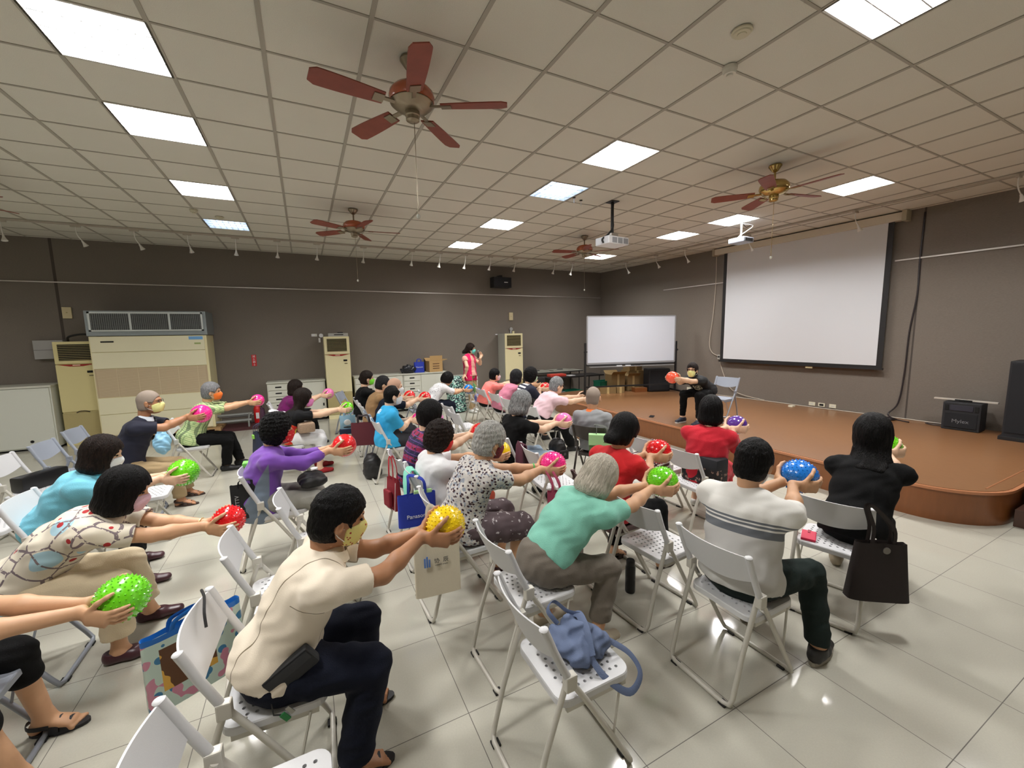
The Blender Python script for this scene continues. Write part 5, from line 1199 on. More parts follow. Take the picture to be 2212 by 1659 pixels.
# ================================================================ THE BALLS
def ballmat(name, c): return mat(name, c, .22, coat=.6)
BM = {'green': ballmat('ball_green', (112, 214, 28)), 'yellow': ballmat('ball_yellow', (250, 214, 22)), 'blue': ballmat('ball_blue', (22, 126, 222)), 'red': ballmat('ball_red', (226, 22, 30)), 'hot': ballmat('ball_hot_pink', (250, 52, 150)),
      'purple': ballmat('ball_purple', (92, 52, 152)), 'pink': ballmat('ball_pink', (240, 120, 186)), 'orange': ballmat('ball_orange', (250, 92, 62))}
def make_ball(kind, c, r, spiky, label):
    m = MB(); m.ell((0, 0, 0), (r, r, r), 48, 32)
    name = 'exercise_ball'
    if spiky:
        n = 280; name = 'spiky_ball'; hgt, rb = (.0062, .0042) if spiky == 1 else (.002, .0045)
        for i in range(n):
            z = 1-2*(i+.5)/n; ph = i*2.39996; q = math.sqrt(1-z*z); d = Vector((q*math.cos(ph), q*math.sin(ph), z)); a = d.orthogonal().normalized(); b = d.cross(a)
            vs = [d*r*.997+(a*math.cos(k*PI/3)+b*math.sin(k*PI/3))*rb for k in range(6)]+[d*(r+hgt)+(a*math.cos(k*PI/3)+b*math.sin(k*PI/3))*rb*.3 for k in range(6)]
            m.add(vs, [(k, (k+1) % 6, 6+(k+1) % 6, 6+k) for k in range(6)]+[tuple(range(6, 12))])
    o = m.build(name, BM[kind], None, True, loc=c, angle=50); o.rotation_euler = (random.random(), random.random(), random.random())
    return tag(o, label, 'ball', 'exercise balls held out in front')
def P_(label, pel, yaw, head, top, bottom, hair, ball=None, bk=None, blabel='', **kw):
    person(label, pel, yaw, head, top, bottom, hair, ball=ball, **kw)
    if bk: make_ball(bk[0], ball[:3], ball[3], bk[1], blabel)

NEAR, MID, FAR = .005, .0065, .0085
# ---- front and right
P_('man in a cream polo shirt and yellow print mask leaning forward with a yellow ball', (-.19, 1.88, .545), 0, (.085, 1.88, 1.10), ('polo', pat_polo_cream(), .72, -.055), ('wide', c_navy, 1.95), ('short', h_black), skin=2,
   ball=(.563, 1.88, .95, .092), bk=('yellow', 1), blabel='yellow spiky ball held by the cream polo man', mask=mk_cartoon, shoe=('sandal', sho_bk), vox=NEAR, hpitch=-14, w=1.05, leg=(.36, .40), feet=[(.13, 2.04), (.07, 1.71)], collar=cloth('collar_cream', (232, 220, 198)), sh=.185)
P_('woman with short ash-white hair in a mint t-shirt and taupe trousers, bending forward', (1.17, 1.97, .545), 4, (1.60, 1.985, .975), ('tee', c_mint, .62, .06), ('pants', c_taupe, 1.72), ('bob', h_white), skin=1,
   ball=(2.135, 1.97, .858, .10), bk=('green', 1), blabel='green spiky ball held by the woman in the mint t-shirt', shoe=('loafer', sho_be), vox=NEAR, hpitch=-35, leg=(.385, .40), feet=[(1.28, 2.13), (1.44, 1.80)], mask=mk_white, hump=.05, sole=sho_w)
P_('man in a white polo with a grey band, seen from behind, small bald spot', (2.10, 1.36, .545), 10, (2.23, 1.40, 1.135), ('polo', pat_white_striped(), .75, -.08), ('pants', c_dkgreen, 1.92), ('short', h_black), skin=1,
   ball=(2.69, 1.40, .975, .10), bk=('blue', 1), blabel='blue spiky ball held by the man in the striped white polo', vox=NEAR, hpitch=-12, w=1.12, sh=.185, feet=[(2.50, 1.55), (2.50, 1.14)], shoe=('shoe', sho_g), collar=cloth('collar_white', (228, 226, 222)), sole=mat('sole_grey', (150, 144, 132), .7), mask=mk_white)
P_('woman with long black hair in black clothes seen from behind at the right', (3.27, 1.34, .545), 24, (3.60, 1.41, 1.115), ('tee', c_black, .98, -.16), ('pants', c_black, 1.9), ('long', h_black), skin=0,
   hs=1.16, ball=(4.03, 1.48, .955, .09), bk=('green', 1), blabel='green spiky ball mostly hidden behind the woman in black', vox=MID, feet=[(3.72, 1.62), (3.85, 1.35)], shoe=('shoe', sho_be), hpitch=-5, w=1.0)
P_('woman in a long red shirt dress with black bobbed hair, seen from behind', (3.42, 2.62, .545), 28, (3.46, 2.62, 1.12), ('dress', c_red2, 1.8, -.2), ('skirt', c_red2, 1.5), ('bob', h_black), skin=0,
   ball=(3.86, 2.62, .93, .094), bk=('purple', 0), blabel='smooth purple ball held by the woman in the red shirt dress', vox=MID, feet=[(3.70, 2.95), (3.66, 2.66)], shoe=('loafer', sho_w), w=1.05)
P_('woman in a red t-shirt with a low black ponytail, leaning forward', (2.0, 2.40, .545), 8, (2.18, 2.40, 1.115), ('tee', c_red, .7, -.12), ('pants', c_black, 1.85), ('pony', h_black), skin=1,
   ball=(2.55, 2.40, .90, .097), bk=('red', 1), blabel='red spiky ball held by the woman in the red t-shirt', vox=MID, shoe=('sandal', sho_br), feet=[(2.18, 2.52), (2.45, 2.24)], hpitch=-15, hump=.05, w=1.05)
P_('man in a grey jacket with an orange collar and shaved grey hair, seen from behind', (3.10, 3.92, .545), 34, (3.10, 3.97, 1.10), ('jacket', c_grey, 1.35, -.1), ('pants', c_char, 1.9), ('buzz', h_buzz), skin=1,
   hands=[((3.10, 4.30, .45), (.1, .1, -1), (.5, -.8, 0), (1, .5, 0)), ((3.45, 3.85, .62), (.9, .3, -.3), (.4, -.9, 0))], vox=MID, collar=cloth('collar_orange', (232, 120, 60)), shoe=('shoe', sho_b), w=1.0)
P_('man in a pale pink polo and black trousers leaning toward the stage, glasses', (3.14, 5.38, .545), -8, (3.50, 5.40, 1.07), ('polo', c_pink, .7, .10), ('wide', c_black, 1.95), ('short', h_salt), skin=0,
   hands=[((3.98, 5.36, .86), (1, 0, -.1), (0, 1, -.2)), ((3.98, 5.22, .84), (1, -.05, -.1), (0, -1, -.2))], vox=MID, glasses=True, w=1.12, shoe=('shoe', sho_b), feet=[(3.70, 5.75), (3.72, 5.32)], hump=.05, hpitch=-8)
P_('woman with silver bobbed hair in a black top and light jeans, holding a pink ball', (1.98, 3.97, .545), 4, (2.10, 3.96, 1.12), ('tee', c_black, .6, -.14), ('pants', c_jean, 1.9), ('bob', h_salt), skin=0,
   ball=(2.655, 3.95, .862, .097), bk=('pink', 0), blabel='smooth pink ball held by the silver-haired woman in black', mask=mk_white, vox=MID, hpitch=-16, feet=[(2.38, 4.1), (2.42, 3.85)], shoe=('shoe', sho_b))
P_('elderly woman with curly grey hair in a dark-dotted blouse and printed plum shorts', (.92, 2.67, .545), 6, (1.15, 2.66, 1.115), ('blouse', pat_dots(), .55, -.14), ('shorts', pat_shorts(), .98), ('pixie', h_sil), skin=1,
   ball=(1.687, 2.66, .857, .098), bk=('hot', 1), blabel='hot pink spiky ball held by the grey curly-haired woman', mask=mk_blk, vox=NEAR, hpitch=-14, shoe=('sandal', sho_m), feet=[(1.26, 2.80), (1.24, 2.54)], wristband=(0, mat('band_green', (70, 190, 90), .4)), w=1.05, hump=.05)
P_('woman in a white blouse with dark curly hair, red mask and rust trousers', (.90, 3.29, .545), 4, (.965, 3.29, 1.03), ('blouse', c_white, .75, -.14), ('pants', c_rust, 1.9), ('curly', h_brown), skin=1,
   ball=(1.52, 3.29, .828, .095), bk=('yellow', 0), blabel='smooth yellow ball held by the woman in the white blouse', mask=mk_red, vox=MID, hpitch=-10, feet=[(1.35, 3.4), (1.35, 3.18)], shoe=('shoe', sho_b))
P_('woman in a magenta and navy plaid shirt with round black hair', (.86, 3.80, .545), 2, (1.03, 3.79, 1.13), ('blouse', pat_plaid_dark(), .75, -.14), ('pants', c_black, 1.9), ('bowl', h_black), skin=0,
   ball=(1.535, 3.79, .90, .092), bk=('red', 1), blabel='red spiky ball held by the woman in the plaid shirt', mask=mk_pink, vox=MID, shoe=('shoe', sho_m), feet=[(1.3, 3.9), (1.3, 3.68)])
# ---- middle
P_('man in a bright blue t-shirt with a white mask, sitting upright', (.93, 5.51, .545), 0, (1.0, 5.51, 1.10), ('tee', pat_chest('blue_tee_back_print', (44, 160, 212), (226, 236, 240), -.06, .07, .33, .39, False), .8, -.16), ('pants', c_char, 1.92), ('thin', h_black), skin=0,
   ball=(1.33, 5.50, .76, .09), bk=('hot', 0), blabel='small pink ball low in the hands of the bright blue t-shirt man', mask=mk_white, vox=MID, w=1.15, sh=.18, shoe=('shoe', sho_b), sole=sho_w)
P_('bald man in a navy shirt and white mask reaching forward with a red ball', (.93, 6.18, .545), 0, (1.16, 6.18, 1.135), ('tee', c_navy, .8, -.1), ('pants', c_char, 1.9), ('buzz', mat('hair_stubble', (190, 150, 126), .7)), skin=0,
   ball=(1.60, 6.18, .94, .09), bk=('red', 0), blabel='larger red ball held by the bald man in the navy shirt', mask=mk_white, vox=FAR, shoe=('shoe', sho_b), wristband=(0, mat('watch_gold', (190, 170, 120), .3, .6)))
P_('person in a tan vest with black hair bending forward', (.93, 6.88, .545), 0, (1.10, 6.88, 1.11), ('tee', c_tan, .35, -.1), ('pants', c_black, 1.9), ('short', h_gb), skin=0,
   ball=(1.52, 6.88, .88, .093), bk=('red', 0), blabel='red ball farther behind, held by the person in the tan vest', vox=FAR, shoe=('shoe', sho_b), hpitch=-15, hump=.05)
P_('woman in a black top and bright green mask with tied dark hair', (.86, 7.6, .545), 0, (.95, 7.6, 1.15), ('tee', c_black, .7, -.1), ('pants', c_navy, 1.9), ('bun', h_brown), skin=0,
   ball=(1.40, 7.6, .95, .09), mask=mk_gr, vox=FAR, shoe=('shoe', sho_b))
P_('woman with wavy black hair and pink mask in a black top with a colourful hem', (-.30, 6.3, .545), 2, (-.06, 6.3, 1.05), ('tee', pat_hem(), .6, -.14), ('pants', c_white, 1.6), ('long', h_brown), skin=0,
   ball=(.489, 6.3, .87, .086), bk=('green', 0), blabel='green ball held by the woman in the pink mask', mask=mk_pink, vox=MID, shoe=('loafer', sho_r), feet=[(.09, 6.50), (.07, 6.18)])
P_('woman in a magenta long top holding a pink ball near the white cabinet', (-.38, 7.9, .545), 2, (-.18, 7.9, 1.03), ('tee', c_mag, 1.15, -.14), ('pants', c_black, 1.9), ('bob', h_brown), skin=0,
   ball=(.316, 7.9, .895, .094), bk=('pink', 0), blabel='pink ball held in front of the white cabinet door', mask=mk_lil, vox=FAR, shoe=('shoe', sho_b), feet=[(.05, 8.2), (.1, 7.95)])
P_('woman in a purple cardigan with short curly black hair and red mask', (-.42, 3.96, .545), 0, (-.25, 3.96, 1.11), ('cardigan', pat_cardigan(), 1.82, -.3), ('pants', c_ltgrey, 1.9), ('curly', h_black), skin=1,
   ball=(.262, 3.96, .90, .103), bk=('red', 2), blabel='glossy red ball held by the woman in the purple cardigan', mask=mk_redpat, vox=NEAR, shoe=('shoe', sho_b), w=1.05)
# ---- left
P_('older man in a navy polo with white collar, grey cropped hair and yellow mask', (-1.80, 5.68, .545), -4, (-1.535, 5.68, 1.22), ('polo', pat_chest('navy_polo_logo', (24, 26, 44), (180, 180, 190), .06, .1, .4, .41, True, False), .75, -.12), ('pants', c_khaki, 1.9), ('buzz', h_buzz), skin=2,
   ball=(-1.10, 5.68, 1.05, .10), bk=('hot', 1), blabel='hot pink spiky ball held by the man in the navy polo', mask=mk_yel, vox=MID, glasses=True, shoe=('sandal', sho_br), collar=cloth('collar_pale', (206, 212, 220)), feet=[(-1.38, 6.05), (-1.38, 5.72)], hpitch=4)
P_('man in a yellow-green plaid shirt with grey hair and orange mask', (-1.48, 6.95, .545), 0, (-1.20, 6.95, 1.16), ('blouse', pat_plaid('plaid_green_yellow', (206, 222, 160), (150, 176, 120), (70, 90, 70), .05), .85, -.14), ('pants', c_black, 1.95), ('short', h_grey), skin=1,
   ball=(-.665, 6.95, .99, .088), bk=('hot', 0), blabel='pink ball held by the man in the plaid shirt', mask=mk_or, vox=FAR, shoe=('shoe', sho_b), feet=[(-.98, 7.2), (-1.12, 6.98)])
P_('woman in an aqua polo with coral trim and dark bobbed hair, white mask', (-1.72, 4.05, .545), 2, (-1.40, 4.04, 1.045), ('polo', c_aqua, .8, -.13), ('pants', c_black, 1.93), ('bob', h_brown), skin=0,
   ball=(-.935, 4.02, .832, .103), bk=('green', 1), blabel='green spiky ball held by the woman in the aqua polo', mask=mk_white, vox=MID, hpitch=-12, shoe=('loafer', sho_m), collar=cloth('collar_aqua', (112, 200, 220)), feet=[(-1.40, 4.40), (-1.25, 3.95)], hump=.05)
P_('woman in a cream chain-print blouse with black bobbed hair and pink mask', (-1.50, 3.12, .545), 2, (-1.0, 3.10, 1.01), ('blouse', pat_blouse(), .7, -.16), ('wide', c_beige, 1.75), ('bob', h_black), skin=1,
   ball=(-.516, 3.09, .722, .090), bk=('red', 1), blabel='red spiky ball held by the woman in the chain-print blouse', mask=mk_lil, vox=NEAR, hpitch=-16, shoe=('loafer', sho_m), feet=[(-1.06, 3.42), (-1.10, 3.04)], wristband=(0, mat('bead_bracelet', (200, 180, 130), .4, .3)), hump=.06)
P_('person mostly outside the left edge, bare arms holding a green ball, black trousers', (-1.70, 2.40, .545), -6, (-1.62, 2.38, 1.12), ('tee', c_char, .4, -.12), ('pants', c_black, 1.28), ('short', h_black), skin=1,
   ball=(-.835, 2.40, .70, .10), bk=('green', 1), blabel='large green spiky ball nearest the lower left corner', vox=NEAR, feet=[(-1.25, 2.62), (-1.19, 2.28)], shoe=('sandal', sho_bk), arm_l=(.30, .28))
# ---- far right group
P_('woman in a coral t-shirt with short black hair in the front row', (3.22, 7.62, .545), 0, (3.43, 7.6, 1.06), ('tee', c_coral, .7, -.1), ('pants', c_black, 1.9), ('short', h_black), skin=0, ball=(3.95, 7.6, .92, .09), mask=mk_pat, vox=FAR, shoe=('shoe', sho_b))
P_('woman in a mauve t-shirt with straight grey-black hair', (3.22, 6.90, .545), 0, (3.56, 6.89, 1.075), ('tee', c_mauve, .7, -.14), ('pants', c_black, 1.9), ('bob', h_gb), skin=1, ball=(4.0, 6.9, .92, .09), vox=FAR, shoe=('shoe', sho_b))
P_('woman in a navy and white striped top with round black hair', (3.28, 6.25, .545), 0, (3.50, 6.22, 1.16), ('tee', pat_stripes(), .75, -.14), ('pants', c_black, 1.9), ('curly', h_black), skin=0, ball=(3.78, 6.2, .93, .09), bk=('red', 0), blabel='red and grey ball held low by the woman in the striped top', mask=mk_pg, vox=FAR, shoe=('shoe', sho_b), w=1.05)
P_('woman in a white printed blouse with black hair bending forward', (2.15, 7.95, .545), 0, (2.54, 7.98, 1.0), ('blouse', pat_small(), .8, -.13), ('pants', c_navy, 1.9), ('bowl', h_black), skin=1, ball=(2.996, 8.0, .76, .097), bk=('blue', 0), blabel='blue ball held by the woman in the white printed blouse', vox=FAR, hpitch=-25, shoe=('shoe', sho_b), hump=.06, wristband=(1, black))
P_('standing woman in a hot pink vest, teal mask, holding a microphone', (3.55, 9.33, .93), -62, (3.59, 9.35, 1.545), ('tee', c_peach, .35, -.06), ('pants', c_khaki, 1.9), ('pony', h_brown), skin=0, hyaw=35, hands=[((3.74, 9.17, 1.42), (-.2, .1, 1), (.6, .5, 0), (.5, -.8, 0)), ((3.39, 9.22, .84), (0, .02, -1), (-.8, -.3, 0), (.4, -.9, 0))],
   mask=mk_teal, vox=MID, hs=1.0, feet=[(3.66, 9.42), (3.52, 9.24)], knee=(1, -.5, 0), shoe=('shoe', sho_w), elbow=(.3, -.6, -.8), hump=.0, w=.9)
pk = PEOPLE[-1]
# ---- instructor
P_('instructor in black t-shirt and leggings half squatting on the stage, yellow mask', (6.10, 4.72, .86), 186, (5.73, 4.72, 1.235), ('tee', pat_chest('black_tee_pale_print', (20, 20, 22), (200, 200, 180), -.07, .07, .2, .32, True), .6, -.1), ('tight', c_black, 1.9), ('bun', h_brown), skin=0,
   ball=(5.25, 4.70, 1.145, .098), bk=('orange', 0), blabel='orange ball held by the instructor on the stage', mask=mk_yel, vox=MID, glasses=True, hpitch=6, hyaw=18, feet=[(5.72, 4.55), (5.70, 4.86)], floor=SH, shoe=('shoe', mat('sneaker_navy', (36, 40, 56), .6)), sole=sho_w, w=.88, hs=.95, sh=.165, arm_l=(.25, .23), hump=.02)

# ================================================================ GARMENT EXTRAS
def find_person(key): return [p for p in PEOPLE if key in p[0]][0]
# open pink vest over the standing woman's shirt
lab, AR, LG, sp, s_, fr_, Tn_, L_, T_ = find_person('hot pink vest')
F = Field(.0075); 
for a, b in (((-.28, .0, .165, .12), (-.02, .0, .165, .118)), ((-.02, .0, .165, .118), (.3, 0, .148, .112)), ((.3, 0, .148, .112), (.72, 0, .166, .112)), ((.72, 0, .166, .112), (.90, 0, .15, .09))): F.seg(sp(a[0]), sp(b[0]), (a[2]+.018, a[3]+.018), (b[2]+.018, b[3]+.018), side=s_, k=.03)
F.seg(sp(.94), sp(1.03), .07, .062, k=.03)
F.seg(sp(-.5)+fr_*.17, sp(1.15)+fr_*.14, (.085, .12), (.06, .12), side=s_, k=.01, sub=True)
F.cut(sp(-.34), -Tn_); F.noise = (.002, 40, 'fold')
F.mesh('vest', c_vest, T_, tuple(T_.location))
# microphone in her hand
t = thing('microphone', 'black microphone held up by the standing woman in the pink vest', 'microphone', (3.72, 9.205, 1.40)); t.rotation_euler = (R(18), R(-6), 0)
MB().tube([(0, 0, -.09), (0, 0, .06)], [.012, .016], 12).build('handle', black, t, True); MB().ell((0, 0, .085), (.024, .024, .028)).build('grille', mat('mic_grille', (150, 150, 152), .3, .8), t, True); MB().tube([(0, 0, -.1), (0, 0, -.085)], .014, 12).build('end_ring', white, t)
# waist pouch on the cream polo man
lab, AR, LG, sp, s_, fr_, Tn_, L_, T_ = find_person('cream polo shirt')
t = thing('waist_pouch', 'black waist pouch with keys at the hip of the cream polo man', 'pouch', tuple(sp(.17)-s_*.185+fr_*.02), R(0)); t.rotation_euler = (R(6), R(-32), R(-4))
MB().box(-.095, .095, -.022, .022, -.045, .045, .012).build('pouch', mat('pouch_black', (22, 22, 24), .6), t); MB().box(-.09, .09, -.025, -.022, .0, .038, .002).build('flap', black, t)
k_ = MB().tube([(-.12, -.02, -.05), (-.14, -.03, -.09), (-.12, -.03, -.12)], .003, 6).build('key_cord', black, t); MB().box(-.13, -.11, -.036, -.03, -.15, -.11).build('key_tag', mat('tag_green', (40, 130, 70), .4), k_); MB().box(-.1, -.085, -.034, -.03, -.14, -.1).build('key', steel, k_)
# bald spot
lab, AR, LG, sp, s_, fr_, Tn_, L_, T_ = find_person('small bald spot')
q = MB(); hc = Vector((2.23, 1.40, 1.135)); d = Vector((-.52, -.12, .84)).normalized(); rot = d.to_track_quat('Z', 'Y').to_matrix()
q.ell(hc+d*.108-Vector(T_.location), (.038, .032, .012), 20, 8, rot); q.build('bald_spot', skins[1], T_, True)

# ================================================================ BAGS AND SMALL THINGS
def tote(name, label, c, w_, h, d, m, rz=0, handle=.2, hang=None, lean=0, hm=None, trap=0, cat='bag', grp=None):
    """open cloth bag, c = centre of its bottom, width along local y, depth along x"""
    t = thing(name, label, cat, c, R(rz)); vs = []; fs = []; NU, NV_ = 28, 8
    for i in range(NV_+1):
        v = i/NV_; ww = w_/2*(1+trap*(1-v)); dd = d/2*(1-.55*v)
        for k in range(NU):
            a = 2*PI*k/NU; cx_, sx_ = math.cos(a), math.sin(a); wr = 1+.05*math.sin(5*a+4*v)*(.3+v)
            vs.append((dd*math.copysign(abs(cx_)**.5, cx_)*wr+lean*v, ww*math.copysign(abs(sx_)**.45, sx_), h*v*(1-.02*abs(math.sin(3*a)))))
    for i in range(NV_):
        for k in range(NU): fs.append((i*NU+k, i*NU+(k+1) % NU, (i+1)*NU+(k+1) % NU, (i+1)*NU+k))
    fs.append(tuple(range(NU))[::-1]); n0 = len(vs)
    for k in range(NU): p = vs[NV_*NU+k]; vs.append((p[0]*.93, p[1]*.97, p[2]-.004))
    for k in range(NU): p = vs[n0+k]; vs.append((p[0]*.9, p[1]*.95, h*.5))
    for k in range(NU): fs.append((NV_*NU+k, NV_*NU+(k+1) % NU, n0+(k+1) % NU, n0+k)); fs.append((n0+k, n0+(k+1) % NU, n0+NU+(k+1) % NU, n0+NU+k))
    fs.append(tuple(n0+NU+k for k in range(NU))); q = MB(); q.add(vs, fs); b = q.build('bag_body', m, t, True, angle=70)
    if handle:
        for sx in (-1, 1):
            x = sx*d*.2+lean; hg = hang or (0, 0, h+handle); MB().tube([(x, -w_*.22, h-.03), (x, -w_*.2, h+handle*.45), (hg[0]+sx*.012, hg[1]-.02, hg[2]-.01), (hg[0]+sx*.012, hg[1]+.02, hg[2]-.01), (x, w_*.2, h+handle*.45), (x, w_*.22, h-.03)], .0095, 8, smooth=5, flat=(0, 1, 0)).build('strap', hm or m, t, True)
    return t
nw = lambda n, c, **k: mat(n, c, .75, bump=.2, bscale=250, vary=.05, **k)
# hung on chair backs
t = tote('tote_bag', 'large dark brown tote bag hanging from the chair of the woman in black', (3.0, 1.09, .25), .27, .36, .10, nw('tote_brown', (34, 24, 24)), 54, .2, (-.05, .10, .60), trap=.24)
MB().tube([(-.052, -.0, .33), (-.057, -.0, .33)], .02, 14).build('snap', mat('snap_metal', (120, 116, 112), .3, .8), t)
t = tote('tote_bag', 'royal blue tote bag with white lettering hanging behind the white blouse woman', (.69, 3.05, .43), .29, .25, .08, nw('tote_blue', (30, 52, 160)), 86, .2, (.06, .03, .38))
text('lettering', 'Panasonic', .044, white, t, (-.047, 0, .085), (R(90), 0, R(-90)))
MB().box(-.01, .015, -.12, .02, .2, .27, .01).build('inner_folder', mat('folder_green', (170, 214, 150), .6), t)
t = tote('tote_bag', 'cream canvas tote bag hanging from the chair of the grey curly-haired woman', (.66, 2.42, .24), .29, .34, .05, nw('tote_cream', (214, 204, 182)), 84, .2, (.05, .02, .56))
text('lettering', '协  辰', .036, black, t, (-.032, -.02, .235), (R(90), 0, R(-90))); text('lettering', 'TOMMY STARS', .0125, black, t, (-.033, -.02, .207), (R(90), 0, R(-90)))
q = MB()
for k, hh in enumerate((.05, .07, .06)): q.box(-.036, -.032, .05+k*.014, .06+k*.014, .205, .205+hh)
q.build('blue_bars', mat('print_blue', (80, 120, 190), .6), t)
t = tote('insulated_bag', 'narrow dark red bag with pale piping hanging from a white chair', (.62, 3.62, .36), .20, .27, .09, nw('bag_wine', (128, 18, 34)), 15, .2, (.02, .06, .45), hm=nw('strap_red', (150, 26, 36)))
q = MB()
for y in (-.1, .1): q.tube([(-.047, y, .01), (-.03, y, .26)], .003, 5)
q.tube([(-.047, -.1, .01), (-.047, .1, .01)], .003, 5); q.build('piping', mat('piping_pale', (210, 200, 196), .6), t)
MB().box(-.075, -.04, -.06, .06, .03, .18, .015).build('pocket', MATS['bag_wine'], t)
t = thing('towel', 'mint green towel draped over the chair back above the blue tote', 'towel', (.70, 3.27, .80)); q = MB()
vs = []; fs = []
path = [(-.045, -.36), (-.045, -.25), (-.05, -.12), (-.04, -.03), (-.01, .014), (.02, .012), (.05, -.03), (.06, -.12), (.07, -.2)]
for i, (x, z) in enumerate(path):
    for k in range(9): y = -.06+.015*k; vs.append((x+.006*math.sin(k*1.3), y, z)); 
for i in range(len(path)-1):
    for k in range(8): fs.append((i*9+k, i*9+k+1, (i+1)*9+k+1, (i+1)*9+k))
q.add(vs, fs); tw = q.build('cloth', nw('towel_mint', (142, 224, 200)), t, True); sm = tw.modifiers.new('thick', 'SOLIDIFY'); sm.thickness = .012
t = tote('tote_bag', 'dark maroon tote bag hanging behind the man in the navy shirt', (.66, 5.95, .38), .34, .32, .08, nw('tote_maroon', (84, 20, 32)), 72, .2, (.02, .02, .42), hm=nw('strap_dark', (40, 26, 28)))
t = tote('tote_bag', 'pale blue and navy tote bag hanging from a chair left of the maroon tote', (.50, 6.52, .45), .22, .27, .10, nw('tote_sky', (150, 190, 214)), 80, .15, (.05, .0, .38))
MB().box(-.062, .05, -.12, .12, -.008, .07, .01).build('navy_base', nw('tote_base_navy', (30, 40, 70)), t); MB().ell((-.05, 0, .17), (.008, .05, .045)).build('white_print', white, t, True); MB().ell((-.052, .0, .1), (.008, .06, .012)).build('dark_print', black, t, True)
t = tote('tote_bag', 'black tote bag with pale lettering hanging beside the purple cardigan woman', (-.50, 3.80, .45), .22, .28, .05, nw('tote_black', (16, 16, 18)), 84, .05, (.0, -.02, .32))
text('lettering', 'HIIFYTTV', .038, mat('print_pale', (176, 176, 176), .6), t, (-.029, .06, .12), (R(90), R(-90), R(-90)))
t = tote('tote_bag', 'dark navy bag with a green tag hanging beside the wavy-haired woman', (-.62, 6.05, .36), .20, .34, .12, nw('bag_navy', (30, 38, 62)), 20, .15, (.06, 0, .46)); MB().box(-.056, -.036, -.03, .03, .26, .31, .004).build('tag', mat('tag_lime', (150, 214, 90), .5), t)
t = tote('shopping_bag', 'glossy picture shopping bag with blue rim between the front left chairs', (-.52, 2.12, .36), .36, .32, .10, None or (lambda: (lambda g: g)(None))() or nw('bag_picture', (170, 196, 196)), -62, .05)
bm_ = NG('picture_bag_print', .3); v, o_ = bm_.obj(); vo = bm_.voro(v, 17); n_ = bm_.noise(v, 9, 2); c = bm_.mix(bm_.math('LESS_THAN', vo.outputs['Distance'], .33), (190, 208, 196), (60, 120, 160)); c = bm_.mix(bm_.math('GREATER_THAN', bm_.noise(v, 14, 1), .6), c, (196, 130, 150)); 
br_ = bm_.band(o_[1], -.13, .06); c = bm_.mix(bm_.math('MULTIPLY', br_, bm_.band(o_[2], .08, .26)), c, (92, 58, 34)); br2 = bm_.math('MULTIPLY', bm_.math('MULTIPLY', br_, bm_.band(o_[2], .08, .26)), bm_.math('GREATER_THAN', n_, .53)); c = bm_.mix(br2, c, (214, 164, 70)); c = bm_.mix(bm_.math('GREATER_THAN', o_[2], .292), c, (24, 100, 180)); pm_ = bm_.out(c)
for ch in t.children: ch.data.materials.clear(); ch.data.materials.append(pm_)
t = tote('handbag', 'raspberry pink handbag hanging from the brown chair', (1.62, 2.52, .46), .13, .24, .09, nw('bag_raspberry', (176, 70, 100)), 60, .12, (.05, .05, .40)); MB().ell((-.03, -.12, .2), (.02, .02, .03)).build('pompom', mat('pompom_wine', (80, 16, 30), .8), t, True)
t = tote('tote_bag', 'two-tone green tote bag hanging on the chair of the grey jacket man', (2.93, 3.60, .42), .28, .32, .10, nw('tote_olive', (104, 134, 84)), 52, .16, (.06, .06, .42), hm=nw('strap_grey', (90, 92, 86))); MB().box(-.052, .03, -.145, .145, .20, .325, .008).build('upper_band', nw('tote_lightgreen', (164, 206, 146)), t)
MB().box(-.054, -.052, -.08, -.02, .235, .245).build('printed_mark', MATS['tote_olive'], t)
# bags on seats
t = thing('shoulder_bag', 'slate blue crumpled shoulder bag lying on the front empty chair', 'bag', (1.03, 1.41, .442), R(20)); sb = nw('bag_slate', (92, 106, 136))
F = Field(.0055); b0 = np.array([1.03, 1.41, .442])
F.seg(b0+[-.06, -.06, .05], b0+[-.06, .09, .05], (.075, .05), (.06, .045), side=(1, 0, 0), k=.03).seg(b0+[.03, -.07, .05], b0+[.04, .08, .055], (.075, .055), (.06, .045), side=(1, 0, 0), k=.02).seg(b0+[-.01, -.03, .10], b0+[.0, .06, .10], .035, .03, k=.03)
F.cut(b0+[0, 0, .002], [0, 0, -1]); F.noise = (.005, 60, 'fold'); bg = F.mesh('bag_body', sb, t, b0)
q = MB(); q.tube([(-.07, -.11, .07), (-.02, -.05, .13), (.04, .03, .135), (.07, .10, .08)], .018, 8, smooth=5, flat=(0, 1, 0)); q.build('strap', sb, t, True)
q = MB(); q.tube([(.06, -.10, .07), (.13, -.18, .0), (.12, -.24, -.06), (.02, -.24, -.08), (-.06, -.17, -.0), (-.06, -.1, .05)], .015, 8, smooth=6, flat=(1, 0, 0)); q.build('shoulder_strap', sb, t, True)
q = MB(); q.tube([(-.03, .10, .09), (-.03, .16, .13), (.03, .17, .14), (.05, .10, .11), (.05, .02, .13)], .016, 8, smooth=6, flat=(0, 0, 1)); q.build('shoulder_strap', sb, t, True)
t = thing('wallet', 'small red phone wallet on the seat beside the woman in black', 'wallet', (3.05, 1.50, .442), R(25)); MB().box(-.075, .075, -.042, .042, 0, .016, .004).build('cover', mat('wallet_red', (200, 30, 70), .4), t); MB().box(.03, .08, -.008, .008, .008, .019, .002).build('clasp', mat('wallet_dark', (150, 20, 50), .4), t)
